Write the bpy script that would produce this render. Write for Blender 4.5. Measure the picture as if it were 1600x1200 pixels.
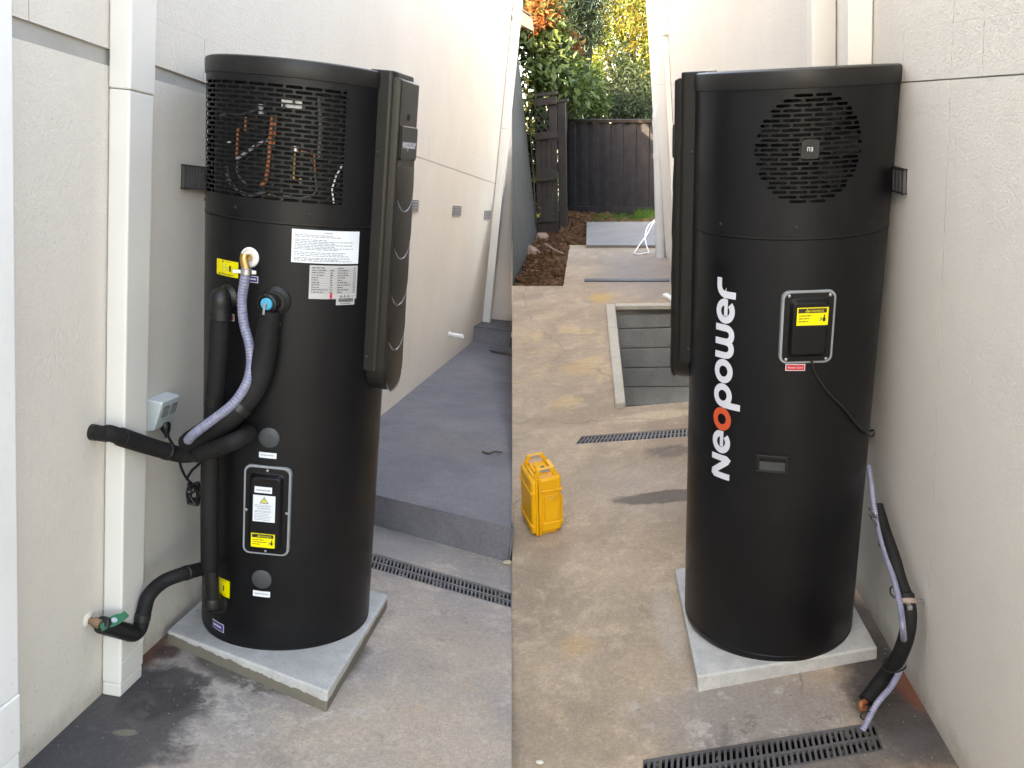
import bpy, bmesh, math, random
from mathutils import Vector, Matrix, noise as mnoise
from mathutils.geometry import tessellate_polygon

for o in list(bpy.data.objects): bpy.data.objects.remove(o)
scene = bpy.context.scene
COL = scene.collection
rnd = random.Random(7)
V = Vector
R_ = math.radians

# ------------------------------------------------------------------ camera
F = 1381.755                       # focal length in units of a 1600 px wide picture
CAM = V((0, 0, 1.8))
WM = Matrix(((1.0, 0.0, 0.0), (0.0, -0.258999170, 0.965877544), (0.0, -0.965877544, -0.258999170)))
cam_d = bpy.data.cameras.new('camera')
cam_d.lens = 31.0895; cam_d.sensor_width = 36; cam_d.clip_start = 0.05; cam_d.clip_end = 800
cam = bpy.data.objects.new('camera', cam_d); COL.objects.link(cam)
cr, cd_, cf = WM.col[0], WM.col[1], WM.col[2]
cam.matrix_world = Matrix(((cr.x, -cd_.x, -cf.x, CAM.x), (cr.y, -cd_.y, -cf.y, CAM.y), (cr.z, -cd_.z, -cf.z, CAM.z), (0, 0, 0, 1)))
scene.camera = cam

# ------------------------------------------------------------------ sky, sun, exposure
SUN_EL, SUN_AZ = 28.0, 234.0       # azimuth clockwise from +Y: sun behind the west house, so the yard lies in its shade
world = bpy.data.worlds.new('World'); scene.world = world; world.use_nodes = True
wn = world.node_tree.nodes; wl_ = world.node_tree.links
bg = wn['Background']; sky = wn.new('ShaderNodeTexSky'); sky.sky_type = 'NISHITA'
sky.sun_disc = False; sky.sun_elevation = R_(SUN_EL); sky.sun_rotation = R_(SUN_AZ)
sky.air_density = 1.0; sky.dust_density = 2.5; sky.ozone_density = 1.0; sky.altitude = 50
wl_.new(sky.outputs[0], bg.inputs[0]); bg.inputs[1].default_value = 0.15
sd = bpy.data.lights.new('sun', 'SUN'); sd.energy = 2.3; sd.angle = R_(0.5); sd.color = (1.0, 0.88, 0.70)
sun = bpy.data.objects.new('sun', sd); COL.objects.link(sun)
tosun = V((math.sin(R_(SUN_AZ)) * math.cos(R_(SUN_EL)), math.cos(R_(SUN_AZ)) * math.cos(R_(SUN_EL)), math.sin(R_(SUN_EL))))
sun.rotation_euler = tosun.to_track_quat('Z', 'Y').to_euler(); sun.location = (0, -20, 20)
vs = scene.view_settings
vs.view_transform = 'Standard'; vs.look = 'None'; vs.gamma = 1.0; vs.use_curve_mapping = False
vs.exposure = 3.53
vs.use_white_balance = True; vs.white_balance_temperature = 8900; vs.white_balance_tint = 11
scene.render.resolution_x = 1024; scene.render.resolution_y = 768

# ------------------------------------------------------------------ geometry helpers
def ray(px, py): return WM @ V(((px - 800) / F, (py - 600) / F, 1.0))
def U(px, py, pl):                                   # where a sight line meets a real plane
    d = ray(px, py); t = (pl[0] - CAM).dot(pl[1]) / d.dot(pl[1]); return CAM + d * t
def D(px, py, y):                                    # the point of a sight line at depth y
    d = ray(px, py); return CAM + d * (y / d.y)

XF = {}                                              # world matrix of each parent
def new_obj(name, data, parent=None):
    o = bpy.data.objects.new(name, data); COL.objects.link(o)
    if parent is not None: o.parent = parent
    return o
def root(name, loc, label, cat, group=None, mat4=None):
    o = new_obj(name, None); o.empty_display_size = .1
    m = mat4 if mat4 is not None else Matrix.Translation(V(loc))
    o.matrix_world = m; XF[o.name] = m.copy()
    o['label'] = label; o['category'] = cat
    if group: o['group'] = group
    return o
def tag(o, label=None, cat=None, group=None, kind=None):
    if label: o['label'] = label
    if cat: o['category'] = cat
    if group: o['group'] = group
    if kind: o['kind'] = kind
    return o

class MB:
    def __init__(s): s.v = []; s.f = []
    def add(s, vs_, fs):
        b = len(s.v); s.v += [V(p) for p in vs_]; s.f += [tuple(i + b for i in f) for f in fs]; return s
    def hexa(s, p):                                  # 8 points: bottom ring 0-3, top ring 4-7
        return s.add(p, [(3, 2, 1, 0), (4, 5, 6, 7), (0, 1, 5, 4), (1, 2, 6, 5), (2, 3, 7, 6), (3, 0, 4, 7)])
    def box(s, o, a, b, c):                          # corner + three edge vectors
        o, a, b, c = V(o), V(a), V(b), V(c)
        if a.cross(b).dot(c) < 0: a, b = b, a
        return s.hexa([o, o + a, o + a + b, o + b, o + c, o + a + c, o + a + b + c, o + b + c])
    def bar(s, p, q, w, h, up=V((0, 0, 1))):         # square bar from p to q
        p, q = V(p), V(q); d = (q - p).normalized()
        sd_ = d.cross(V(up)).normalized(); u = sd_.cross(d)
        return s.box(p - sd_ * w / 2 - u * h / 2, sd_ * w, u * h, q - p)
    def prism(s, pts, ext):                          # closed outline, extruded by ext
        pts = [V(p) for p in pts]; e = V(ext); n = len(pts); b = len(s.v)
        nn = V((0, 0, 0))
        for i in range(n): nn += pts[i].cross(pts[(i + 1) % n])
        if nn.dot(e) < 0: pts = pts[::-1]
        s.v += pts + [p + e for p in pts]
        s.f.append(tuple(b + i for i in range(n))[::-1]); s.f.append(tuple(b + n + i for i in range(n)))
        for i in range(n): j = (i + 1) % n; s.f.append((b + i, b + j, b + n + j, b + n + i))
        return s
    def tube(s, path, r, seg=12, caps=True):
        path = [V(p) for p in path]; n = len(path)
        rs = r if isinstance(r, (list, tuple)) else [r] * n
        t0 = (path[1] - path[0]).normalized()
        ref = V((0, 0, 1)) if abs(t0.z) < .9 else V((1, 0, 0))
        u = (ref - t0 * ref.dot(t0)).normalized(); b = len(s.v)
        for i, p in enumerate(path):
            t = (path[min(i + 1, n - 1)] - path[max(i - 1, 0)]).normalized()
            u = (u - t * u.dot(t)).normalized(); w = t.cross(u)
            for k in range(seg):
                a = 2 * math.pi * k / seg; s.v.append(p + (u * math.cos(a) + w * math.sin(a)) * rs[i])
        for i in range(n - 1):
            for k in range(seg):
                k2 = (k + 1) % seg
                s.f.append((b + i * seg + k, b + i * seg + k2, b + (i + 1) * seg + k2, b + (i + 1) * seg + k))
        if caps:
            s.f.append(tuple(b + k for k in range(seg))[::-1]); s.f.append(tuple(b + (n - 1) * seg + k for k in range(seg)))
        return s
    def cyl(s, p, q, r, seg=20, r2=None):
        return s.tube([p, q], [r, r if r2 is None else r2], seg)
    def lathe(s, o, ax, prof, seg=32):               # prof: (radius, height) along ax
        o, ax = V(o), V(ax).normalized()
        ref = V((0, 0, 1)) if abs(ax.z) < .9 else V((1, 0, 0))
        u = (ref - ax * ref.dot(ax)).normalized(); w = ax.cross(u); b = len(s.v)
        for (r, h) in prof:
            for k in range(seg):
                a = 2 * math.pi * k / seg; s.v.append(o + ax * h + (u * math.cos(a) + w * math.sin(a)) * r)
        for i in range(len(prof) - 1):
            for k in range(seg):
                k2 = (k + 1) % seg
                s.f.append((b + i * seg + k, b + i * seg + k2, b + (i + 1) * seg + k2, b + (i + 1) * seg + k))
        s.f.append(tuple(b + k for k in range(seg))[::-1]); s.f.append(tuple(b + (len(prof) - 1) * seg + k for k in range(seg)))
        return s
    def mesh(s, name):
        me = bpy.data.meshes.new(name); me.from_pydata([tuple(p) for p in s.v], [], s.f); me.validate(); me.update(); return me
    def build(s, name, mat, parent=None, smooth=False, bevel=0, bseg=2, local=False, solid=0, clip=0):
        if clip:                                     # cut straight where the two terraces meet (plane x = 0)
            bm = bmesh.new(); bv = [bm.verts.new(p) for p in s.v]
            for f in s.f: bm.faces.new([bv[i] for i in f])
            r_ = bmesh.ops.bisect_plane(bm, geom=bm.verts[:] + bm.edges[:] + bm.faces[:], plane_co=(clip * .0015, 0, 0), plane_no=(clip, 0, 0), clear_inner=True)
            bmesh.ops.holes_fill(bm, edges=[e for e in bm.edges if e.is_boundary], sides=0)
            bm.verts.index_update(); s.v = [v.co.copy() for v in bm.verts]; s.f = [tuple(v.index for v in f.verts) for f in bm.faces]; bm.free()
            if not s.v: return None
        if parent is not None and not local:
            inv = XF[parent.name].inverted(); s.v = [inv @ p for p in s.v]
        me = s.mesh(name); me.materials.append(mat)
        o = new_obj(name, me, parent)
        if parent is not None: XF[o.name] = XF[parent.name]
        if smooth:
            for p in me.polygons: p.use_smooth = True
            me.set_sharp_from_angle(angle=R_(40))
        if solid:
            m = o.modifiers.new('thick', 'SOLIDIFY'); m.thickness = solid; m.offset = -1
            if smooth: m = o.modifiers.new('split', 'EDGE_SPLIT'); m.split_angle = R_(40)
        if bevel:
            m = o.modifiers.new('bevel', 'BEVEL'); m.width = bevel; m.segments = bseg; m.limit_method = 'ANGLE'; m.angle_limit = R_(35)
        return o

def smooth_path(pts, n=8):                           # Catmull-Rom
    pts = [V(p) for p in pts]; P = [pts[0] * 2 - pts[1]] + pts + [pts[-1] * 2 - pts[-2]]; out = []
    for i in range(1, len(P) - 2):
        a, b, c, d = P[i - 1:i + 3]
        for k in range(n):
            t = k / n
            out.append(.5 * ((2 * b) + (c - a) * t + (2 * a - 5 * b + 4 * c - d) * t * t + (3 * b - a - 3 * c + d) * t ** 3))
    out.append(pts[-1]); return out

def sheet(outer, holes, up, skirt, hole_depth=.06):  # flat slab top with openings, sides going down
    mb = MB(); loops = [outer] + holes
    nrm = V(up).normalized()
    ref = V((1, 0, 0)); e1 = (ref - nrm * ref.dot(nrm)).normalized(); e2 = nrm.cross(e1)
    flat = [[V((p.dot(e1), p.dot(e2), 0)) for p in l] for l in loops]
    allp = [p for l in loops for p in l]
    fl = [p for l in flat for p in l]
    for t in tessellate_polygon(flat):
        t = list(t); a, b, c = (fl[i] for i in t)
        if (b - a).cross(c - a).z < 0: t.reverse()
        mb.f.append(tuple(t))
    mb.v = list(allp); off = 0
    for li, l in enumerate(loops):
        d = skirt if li == 0 else hole_depth
        b = len(mb.v); mb.v += [p - nrm * d for p in l]; n = len(l)
        for i in range(n):
            j = (i + 1) % n; mb.f.append((off + i, off + j, b + j, b + i))
        off += n
    return mb

# ------------------------------------------------------------------ node helpers
class NT:
    def __init__(s, name):
        s.m = bpy.data.materials.new(name); s.m.use_nodes = True; s.t = s.m.node_tree; s.n = s.t.nodes; s.l = s.t.links
        s.b = s.n['Principled BSDF']; s.out = s.n['Material Output']
        s.pos = s.n.new('ShaderNodeNewGeometry').outputs['Position']
    def put(s, sock, v):
        if isinstance(v, (int, float)): sock.default_value = v
        elif isinstance(v, (tuple, list)): sock.default_value = tuple(v) + ((1,) if len(v) == 3 and len(sock.default_value) == 4 else ())
        else: s.l.new(v, sock)
    def noise(s, scale, detail=4, rough=.55, vec=None, dist=0):
        n = s.n.new('ShaderNodeTexNoise'); s.l.new(vec or s.pos, n.inputs['Vector'])
        n.inputs['Scale'].default_value = scale; n.inputs['Detail'].default_value = detail
        n.inputs['Roughness'].default_value = rough; n.inputs['Distortion'].default_value = dist
        return n.outputs['Fac']
    def vor(s, scale, feat='F1', vec=None):
        n = s.n.new('ShaderNodeTexVoronoi'); n.feature = feat; s.l.new(vec or s.pos, n.inputs['Vector']); n.inputs['Scale'].default_value = scale
        return n.outputs['Distance']
    def ramp(s, fac, a, b, lo=0., hi=1.):
        n = s.n.new('ShaderNodeMapRange'); n.interpolation_type = 'SMOOTHSTEP'
        s.put(n.inputs[0], fac); n.inputs[1].default_value = a; n.inputs[2].default_value = b; n.inputs[3].default_value = lo; n.inputs[4].default_value = hi
        return n.outputs[0]
    def math(s, op, a, b=0.):
        n = s.n.new('ShaderNodeMath'); n.operation = op; s.put(n.inputs[0], a); s.put(n.inputs[1], b); return n.outputs[0]
    def mix(s, fac, a, b, mode='MIX'):
        n = s.n.new('ShaderNodeMix'); n.data_type = 'RGBA'; n.blend_type = mode
        s.put(n.inputs[0], fac); s.put(n.inputs[6], a); s.put(n.inputs[7], b); return n.outputs[2]
    def blob(s, c, rad, soft=.35, wob=.5, wscale=4.):  # 1 inside an uneven patch round c
        sub = s.n.new('ShaderNodeVectorMath'); sub.operation = 'SUBTRACT'; s.l.new(s.pos, sub.inputs[0]); sub.inputs[1].default_value = tuple(c)
        mul = s.n.new('ShaderNodeVectorMath'); mul.operation = 'MULTIPLY'; s.l.new(sub.outputs[0], mul.inputs[0]); mul.inputs[1].default_value = (1 / rad[0], 1 / rad[1], 1 / rad[2])
        ln = s.n.new('ShaderNodeVectorMath'); ln.operation = 'LENGTH'; s.l.new(mul.outputs[0], ln.inputs[0])
        d = s.math('ADD', ln.outputs['Value'], s.math('MULTIPLY', s.math('SUBTRACT', s.noise(wscale, 5, .62), .5), wob * 2))
        return s.ramp(d, 1 - soft, 1 + soft * .3, 1, 0)
    def bump(s, h, strength=.3, dist=.01, prev=None):
        n = s.n.new('ShaderNodeBump'); n.inputs['Strength'].default_value = strength; n.inputs['Distance'].default_value = dist
        s.l.new(h, n.inputs['Height'])
        if prev is not None: s.l.new(prev, n.inputs['Normal'])
        return n.outputs[0]
    def fin(s, col=None, rough=None, nrm=None, **kw):
        if col is not None: s.put(s.b.inputs['Base Color'], col)
        if rough is not None: s.put(s.b.inputs['Roughness'], rough)
        if nrm is not None: s.l.new(nrm, s.b.inputs['Normal'])
        for k, v in kw.items(): s.put(s.b.inputs[k.replace('_', ' ')], v)
        return s.m

def plain(name, col, rough=.5, metal=0., var=.12, nscale=30, bump=.08, spec=.5, rvar=.1):
    t = NT(name); n = t.noise(nscale, 5, .6); n2 = t.noise(nscale * .13, 3)
    c = t.mix(t.ramp(n2, .3, .7), tuple(x * (1 - var) for x in col), tuple(min(1, x * (1 + var)) for x in col))
    r = t.ramp(n, .2, .8, max(.02, rough - rvar), min(1, rough + rvar))
    return t.fin(c, r, t.bump(n, bump, .002) if bump else None, Metallic=metal, Specular_IOR_Level=spec)

def m_render(name, col, tint, foot=None):
    t = NT(name)
    g1 = t.noise(190, 3, .65); g2 = t.noise(70, 4, .6); big = t.noise(1.1, 4, .55); mid = t.noise(7, 5, .6)
    c = t.mix(t.ramp(big, .3, .7), col, tint)
    c = t.mix(t.ramp(mid, .45, .8, 0, .18), c, tuple(x * .80 for x in col))
    c = t.mix(t.ramp(g1, .3, .52, .20, 0), c, tuple(x * .72 for x in col))
    mp = t.n.new('ShaderNodeMapping'); t.l.new(t.pos, mp.inputs[0]); mp.inputs['Scale'].default_value = (3.2, 3.2, .28)
    st = t.noise(2.2, 6, .65, mp.outputs[0]); c = t.mix(t.ramp(st, .56, .74, 0, .16), c, tuple(x * .74 for x in col))       # faint rain streaks
    if foot:                                         # splash dirt along the foot of the wall
        p0, n0 = foot
        sb = t.n.new('ShaderNodeVectorMath'); sb.operation = 'SUBTRACT'; t.l.new(t.pos, sb.inputs[0]); sb.inputs[1].default_value = tuple(p0)
        dp = t.n.new('ShaderNodeVectorMath'); dp.operation = 'DOT_PRODUCT'; t.l.new(sb.outputs[0], dp.inputs[0]); dp.inputs[1].default_value = tuple(n0)
        hh = t.math('ADD', dp.outputs['Value'], t.math('MULTIPLY', t.math('SUBTRACT', t.noise(11, 6, .7), .5), .22))
        c = t.mix(t.ramp(hh, -.02, .12, .45, 0), c, (.30, .25, .20))
        c = t.mix(t.math('MULTIPLY', t.ramp(dp.outputs['Value'], .05, .5, 1, 0), t.ramp(t.vor(30), .07, .1, .5, 0)), c, (.22, .18, .15))
    h = t.math('ADD', t.math('MULTIPLY', g1, .6), t.math('ADD', t.math('MULTIPLY', g2, .6), t.math('MULTIPLY', mid, .5)))
    return t.fin(c, .9, t.bump(h, .8, .006), Specular_IOR_Level=.25)

def m_concrete(name, a, b, patches=(), dark=.5, speck=.5, rough=.85, crack=0., scuffs=()):
    t = NT(name)
    n1 = t.noise(1.6, 6, .6, dist=.4); n2 = t.noise(9, 8, .7); n3 = t.noise(60, 4, .7); n4 = t.noise(330, 2, .6)
    c = t.mix(t.ramp(n1, .32, .68), a, b)
    c = t.mix(t.ramp(t.noise(4.3, 10, .70, dist=.15), .48, .64, 0, .40 * dark), c, tuple(x * .62 for x in a))
    c = t.mix(t.ramp(t.noise(6.5, 10, .72, dist=.15), .50, .64, 0, .45 * speck), c, tuple(min(1, x * 1.45) for x in b))
    c = t.mix(t.ramp(t.noise(24, 9, .80, dist=.1), .55, .66, 0, .42 * speck), c, tuple(min(1, x * 1.6) for x in b))
    c = t.mix(t.ramp(n2, .52, .72, 0, .35 * dark + .05), c, tuple(x * .55 for x in a))
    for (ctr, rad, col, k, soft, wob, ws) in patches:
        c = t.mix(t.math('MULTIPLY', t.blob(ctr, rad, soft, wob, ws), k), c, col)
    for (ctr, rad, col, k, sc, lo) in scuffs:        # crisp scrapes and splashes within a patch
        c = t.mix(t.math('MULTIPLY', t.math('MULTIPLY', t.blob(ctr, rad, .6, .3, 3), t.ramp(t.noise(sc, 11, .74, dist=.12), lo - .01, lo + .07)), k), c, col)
    vo = t.n.new('ShaderNodeTexVoronoi'); t.l.new(t.pos, vo.inputs['Vector']); vo.inputs['Scale'].default_value = 170
    hs = t.n.new('ShaderNodeSeparateColor'); t.l.new(vo.outputs['Color'], hs.inputs[0])
    c = t.mix(.3, c, t.mix(t.ramp(hs.outputs[0], 0, 1), (.65, .65, .65), (1.3, 1.28, 1.25)), 'MULTIPLY')
    c = t.mix(t.ramp(n3, .35, .65, .15, 0), c, (a[0] * .5, a[1] * .5, a[2] * .5))
    c = t.mix(t.ramp(t.vor(31), .05, .08, .8 * speck, 0), c, (.62, .60, .56))
    c = t.mix(t.ramp(t.vor(19), .035, .055, .7, 0), c, (.04, .037, .034))
    if crack:
        wv = t.n.new('ShaderNodeMix'); wv.data_type = 'VECTOR'; wv.inputs[0].default_value = .16
        nc = t.n.new('ShaderNodeTexNoise'); t.l.new(t.pos, nc.inputs['Vector']); nc.inputs['Scale'].default_value = 3.5; nc.inputs['Detail'].default_value = 6
        t.l.new(t.pos, wv.inputs[4]); t.l.new(nc.outputs['Color'], wv.inputs[5])
        cr_ = t.vor(.85, 'DISTANCE_TO_EDGE', wv.outputs[1])
        c = t.mix(t.math('MULTIPLY', t.ramp(cr_, .0015, .005, crack, 0), t.ramp(t.noise(1.1, 2), .48, .56)), c, tuple(x * .25 for x in a))
    h = t.math('ADD', t.math('MULTIPLY', n3, .6), t.math('ADD', t.math('MULTIPLY', n4, .45), n2))
    return t.fin(c, t.ramp(n2, .3, .75, rough, rough - .18), t.bump(h, .6, .008), Specular_IOR_Level=.3)

def m_leaf(name, ca, cb, cc=None, rough=.5, trans=.35):
    t = NT(name); rpi = t.n.new('ShaderNodeNewGeometry').outputs['Random Per Island']
    c = t.mix(rpi, ca, cb)
    if cc: c = t.mix(t.ramp(t.noise(1.3, 2), .5, .62), c, cc)
    t.fin(c, rough, None, Specular_IOR_Level=.3)
    tr = t.n.new('ShaderNodeBsdfTranslucent'); t.l.new(c, tr.inputs[0])
    mx = t.n.new('ShaderNodeMixShader'); mx.inputs[0].default_value = trans
    t.l.new(t.b.outputs[0], mx.inputs[1]); t.l.new(tr.outputs[0], mx.inputs[2]); t.l.new(mx.outputs[0], t.out.inputs[0])
    return t.m

M = {}
M['wallL'] = m_render('pale_render_left', (.71, .665, .61), (.66, .615, .56))
M['wallR'] = m_render('pale_render_right', (.67, .64, .60), (.63, .60, .565))
M['wallP'] = m_render('pinkish_render', (.78, .71, .68), (.75, .69, .66))
M['pvc'] = plain('cream_downpipe', (.72, .70, .665), .38, var=.04, nscale=14, bump=.03)
M['pvcw'] = plain('white_plastic', (.80, .80, .80), .35, var=.03, bump=.02)
M['pvcg'] = plain('pale_grey_plastic', (.52, .55, .58), .35, var=.04, bump=.02)
def m_black(name, col, rough, spec):
    t = NT(name); n = t.noise(420, 4, .6); sm = t.noise(3.2, 6, .65, dist=.6); du = t.noise(11, 8, .75)
    c = t.mix(t.ramp(du, .56, .72, 0, .10), col, (.05, .047, .043))
    return t.fin(c, t.ramp(sm, .35, .65, rough - .07, rough + .07), t.bump(n, .10, .002), Specular_IOR_Level=spec)
M['black'] = m_black('black_powder_coat', (.0048, .0047, .0058), .41, .30)
M['cap'] = plain('black_cap_plastic', (.012, .011, .0105), .42, var=.1, nscale=300, bump=.08, spec=.32)
M['panel'] = plain('black_panel_plastic', (.011, .0092, .0075), .36, var=.1, nscale=380, bump=.10, spec=.36)
M['inner'] = plain('dark_inside', (.0025, .0025, .0025), .9, bump=0)
M['rub'] = plain('black_foam', (.0105, .010, .0105), .72, var=.35, nscale=38, bump=.6, spec=.3)
M['rubs'] = plain('black_rubber', (.008, .008, .008), .45, var=.15, nscale=80, bump=.1)
M['gask'] = plain('grey_gasket', (.25, .27, .29), .5, bump=.03)
M['plug'] = plain('grey_rubber_plug', (.045, .05, .055), .55, bump=.05)
M['lab'] = plain('white_label', (.72, .76, .82), .35, var=.03, bump=0)
M['labg'] = plain('grey_rating_label', (.46, .455, .46), .35, var=.05, bump=0)
M['laby'] = plain('yellow_label', (.86, .74, .01), .4, var=.04, bump=0)
M['labr'] = plain('red_label', (.55, .02, .035), .4, var=.04, bump=0)
M['labb'] = plain('blue_label', (.05, .035, .22), .4, var=.04, bump=0)
M['ink'] = plain('black_print', (.015, .015, .015), .5, bump=0)
M['inkg'] = plain('grey_print', (.24, .26, .29), .5, bump=0)
M['logo'] = plain('white_logo_print', (.60, .62, .70), .4, var=.03, bump=0)
M['logor'] = plain('red_logo_print', (.62, .09, .035), .4, var=.03, bump=0)
M['steel'] = plain('steel', (.55, .55, .55), .3, 1., bump=.05)
M['copper'] = plain('copper', (.34, .12, .05), .5, .35, bump=.05)
M['brass'] = plain('brass', (.55, .33, .12), .35, .9, bump=.08)
M['brassr'] = plain('corroded_brass', (.25, .16, .10), .6, .5, var=.5, nscale=70, bump=.5)
M['green'] = plain('green_handle', (.01, .13, .06), .4, bump=.05)
M['cyan'] = plain('blue_cap', (.03, .32, .50), .4, bump=.05)
def m_case():
    t = NT('yellow_case_plastic'); n = t.noise(90, 4, .6); g = t.noise(9, 9, .75); sc = t.noise(26, 8, .8, dist=2.)
    c = t.mix(t.ramp(t.noise(4, 3), .3, .7), (.78, .36, .004), (.84, .41, .008))
    c = t.mix(t.ramp(g, .54, .7, 0, .5), c, (.34, .17, .02)); c = t.mix(t.ramp(sc, .60, .64, 0, .5), c, (.75, .62, .30))
    return t.fin(c, t.ramp(g, .3, .7, .38, .6), t.bump(n, .12, .002))
M['yel'] = m_case()
M['greyc'] = plain('grey_insert', (.28, .28, .27), .5, bump=.03)
M['ventg'] = plain('grey_vent', (.30, .29, .30), .5, bump=.05)
M['slatd'] = plain('dark_vent_plastic', (.075, .075, .080), .45, bump=.05)
M['sock'] = plain('socket_plastic', (.62, .67, .68), .35, var=.03, bump=.02)
M['sockg'] = plain('socket_switch', (.16, .18, .19), .4, bump=.02)
# ------------------------------------------------------------------ the two ends of the place
# west end (left of the picture): ground falls gently to the drain; east end: ground rises to the garden
NL = V((0.102552, 0.059684, 0.992936)); AXL = V((0.094724, 0.009476, 0.995458)).normalized(); CL = V((-0.864217, 3.055877, 0.075740))
NR = V((-0.112059, -0.059690, 0.991907)); AXR = V((-0.046429, -0.068624, 0.996562)).normalized(); CR = V((0.983553, 3.076070, 0.060420))
GL = (CL - NL * .055, NL); GR = (CR - NR * .055, NR)
OL = U(200, 1046, GL); OR = U(1413, 1050.6, GR)
dl = ray(961, 352); dl = (dl - NL * dl.dot(NL)).normalized(); outL = dl.cross(NL).normalized()
dr = ray(887, 165.5); dr = (dr - NR * dr.dot(NR)).normalized(); outR = -dr.cross(NR).normalized()
WLp = (OL, outL); WRp = (OR, outR)
def WL(s, t, o=0.): return OL + dl * s + NL * t + outL * o
def WR(s, t, o=0.): return OR + dr * s + NR * t + outR * o
def stL(px, py, o=0.):
    p = U(px, py, (OL + outL * o, outL)); return (p - OL).dot(dl), (p - OL).dot(NL)
def stR(px, py, o=0.):
    p = U(px, py, (OR + outR * o, outR)); return (p - OR).dot(dr), (p - OR).dot(NR)
def seam_s(t, o=0.):                                 # where the west wall ends
    b = WL(0, t, o); return -b.x / dl.x - .0015
def onp(pl, x, y):                                   # point of a plane above (x, y)
    p, n = pl; return V((x, y, p.z - (n.x * (x - p.x) + n.y * (y - p.y)) / n.z))

M['wallL'] = m_render('pale_render_west', (.77, .715, .65), (.73, .675, .61), (OL, NL))
M['wallR'] = m_render('pale_render_east', (.74, .71, .67), (.70, .67, .635), (OR, NR))
# ---- concrete
LIL = (.200, .182, .180); TAN = (.262, .205, .158)
gl = lambda px, py: U(px, py, GL)
gr = lambda px, py: U(px, py, GR)
M['concL'] = m_concrete('concrete_west', (.31, .28, .275), (.43, .365, .315), [
    (gl(620, 1180), (.55, .5, .4), (.50, .40, .30), .6, .8, .4, 3),
    (gl(700, 1010), (.35, .4, .4), (.46, .37, .29), .5, .8, .4, 3),
    (gl(610, 850), (.35, .25, .3), (.27, .265, .28), .7, .6, .3, 3),
    (gl(330, 1130), (.22, .2, .2), (.42, .38, .36), .6, .7, .8, 7),
    (gl(350, 1065), (.14, .10, .2), (.50, .46, .42), .75, .5, .9, 9),
    (gl(175, 1130), (.26, .40, .3), (.060, .056, .060), .9, .25, .6, 5),
    (gl(255, 1080), (.13, .17, .2), (.055, .050, .053), .9, .2, .6, 7),
    (gl(90, 1185), (.22, .25, .3), (.07, .066, .072), .8, .5, .6, 6),
    (gl(238, 1012), (.055, .16, .2), (.12, .035, .02), .9, .5, .5, 9),
    (gl(265, 1018), (.05, .06, .1), (.065, .036, .03), .9, .5, .5, 9),
    (gl(195, 1145), (.04, .02, .05), (.20, .19, .14), .9, .3, .4, 20),
    (gl(440, 1010), (.34, .33, .12), (.075, .068, .055), .85, .12, .12, 8),
], dark=.7, speck=.85, scuffs=[
    (gl(430, 1125), (.42, .4, .3), (.58, .54, .50), .6, 9, .54), (gl(160, 1150), (.4, .4, .3), (.40, .38, .37), .6, 42, .63), (gl(520, 1150), (.5, .4, .3), (.56, .47, .38), .6, 12, .54),
    (gl(420, 1140), (.6, .4, .3), (.20, .18, .18), .4, 7, .57), (gl(700, 980), (.4, .5, .3), (.20, .175, .165), .5, 8, .56), (gl(700, 1130), (.35, .4, .3), (.50, .34, .20), .5, 6, .57)])
M['slab'] = m_concrete('concrete_slab_blue', (.145, .146, .172), (.195, .193, .212), [
    (U(720, 730, GL), (.4, .45, .5), (.20, .185, .175), .5, .8, .5, 3)], dark=.35, speck=.35)
M['concR'] = m_concrete('concrete_east', (.34, .258, .19), (.47, .36, .262), [
    (gr(1180, 1120), (.42, .30, .4), (.27, .25, .245), .75, .6, .4, 4),
    (gr(1010, 760), (.40, .5, .5), (.42, .35, .31), .5, .8, .5, 3),
    (gr(1040, 776), (.30, .075, .3), (.115, .095, .085), .85, .25, .45, 9),
    (gr(1045, 705), (.16, .10, .2), (.125, .105, .095), .7, .5, .6, 9),
    (gr(1395, 1090), (.16, .42, .3), (.045, .043, .046), .93, .4, .5, 6),
    (gr(1350, 985), (.12, .25, .3), (.05, .05, .05), .8, .4, .5, 8),
    (gr(1250, 1185), (.5, .12, .3), (.10, .096, .10), .75, .5, .5, 6),
    (gr(1425, 1075), (.06, .14, .2), (.21, .075, .045), .9, .5, .4, 10),
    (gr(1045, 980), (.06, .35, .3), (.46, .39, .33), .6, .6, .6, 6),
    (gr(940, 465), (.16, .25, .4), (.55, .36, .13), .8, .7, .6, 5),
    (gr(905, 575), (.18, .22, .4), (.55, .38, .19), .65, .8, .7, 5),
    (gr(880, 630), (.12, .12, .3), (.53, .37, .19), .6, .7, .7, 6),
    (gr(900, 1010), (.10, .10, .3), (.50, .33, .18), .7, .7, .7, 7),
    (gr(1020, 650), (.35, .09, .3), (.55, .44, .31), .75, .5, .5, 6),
    (gr(1010, 425), (.65, 1.6, .5), (.27, .25, .25), .8, .8, .4, 2),
], dark=.6, speck=.7, crack=.35, scuffs=[
    (gr(900, 560), (.6, 2.0, .8), (.60, .43, .22), .6, 3.2, .54), (gr(950, 900), (.5, 1.2, .6), (.26, .21, .18), .4, 5, .57), (gr(1150, 1110), (.5, .3, .4), (.50, .46, .43), .6, 11, .55), (gr(930, 1080), (.45, .5, .4), (.56, .40, .26), .5, 5, .55), (gr(1260, 1160), (.5, .2, .4), (.09, .085, .085), .6, 9, .55)])
M['farpath'] = m_concrete('concrete_far', (.235, .215, .205), (.28, .255, .24), dark=.3, speck=.3)
M['rim'] = m_concrete('concrete_rim', (.46, .42, .36), (.54, .50, .43), dark=.35, speck=.3)

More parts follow.
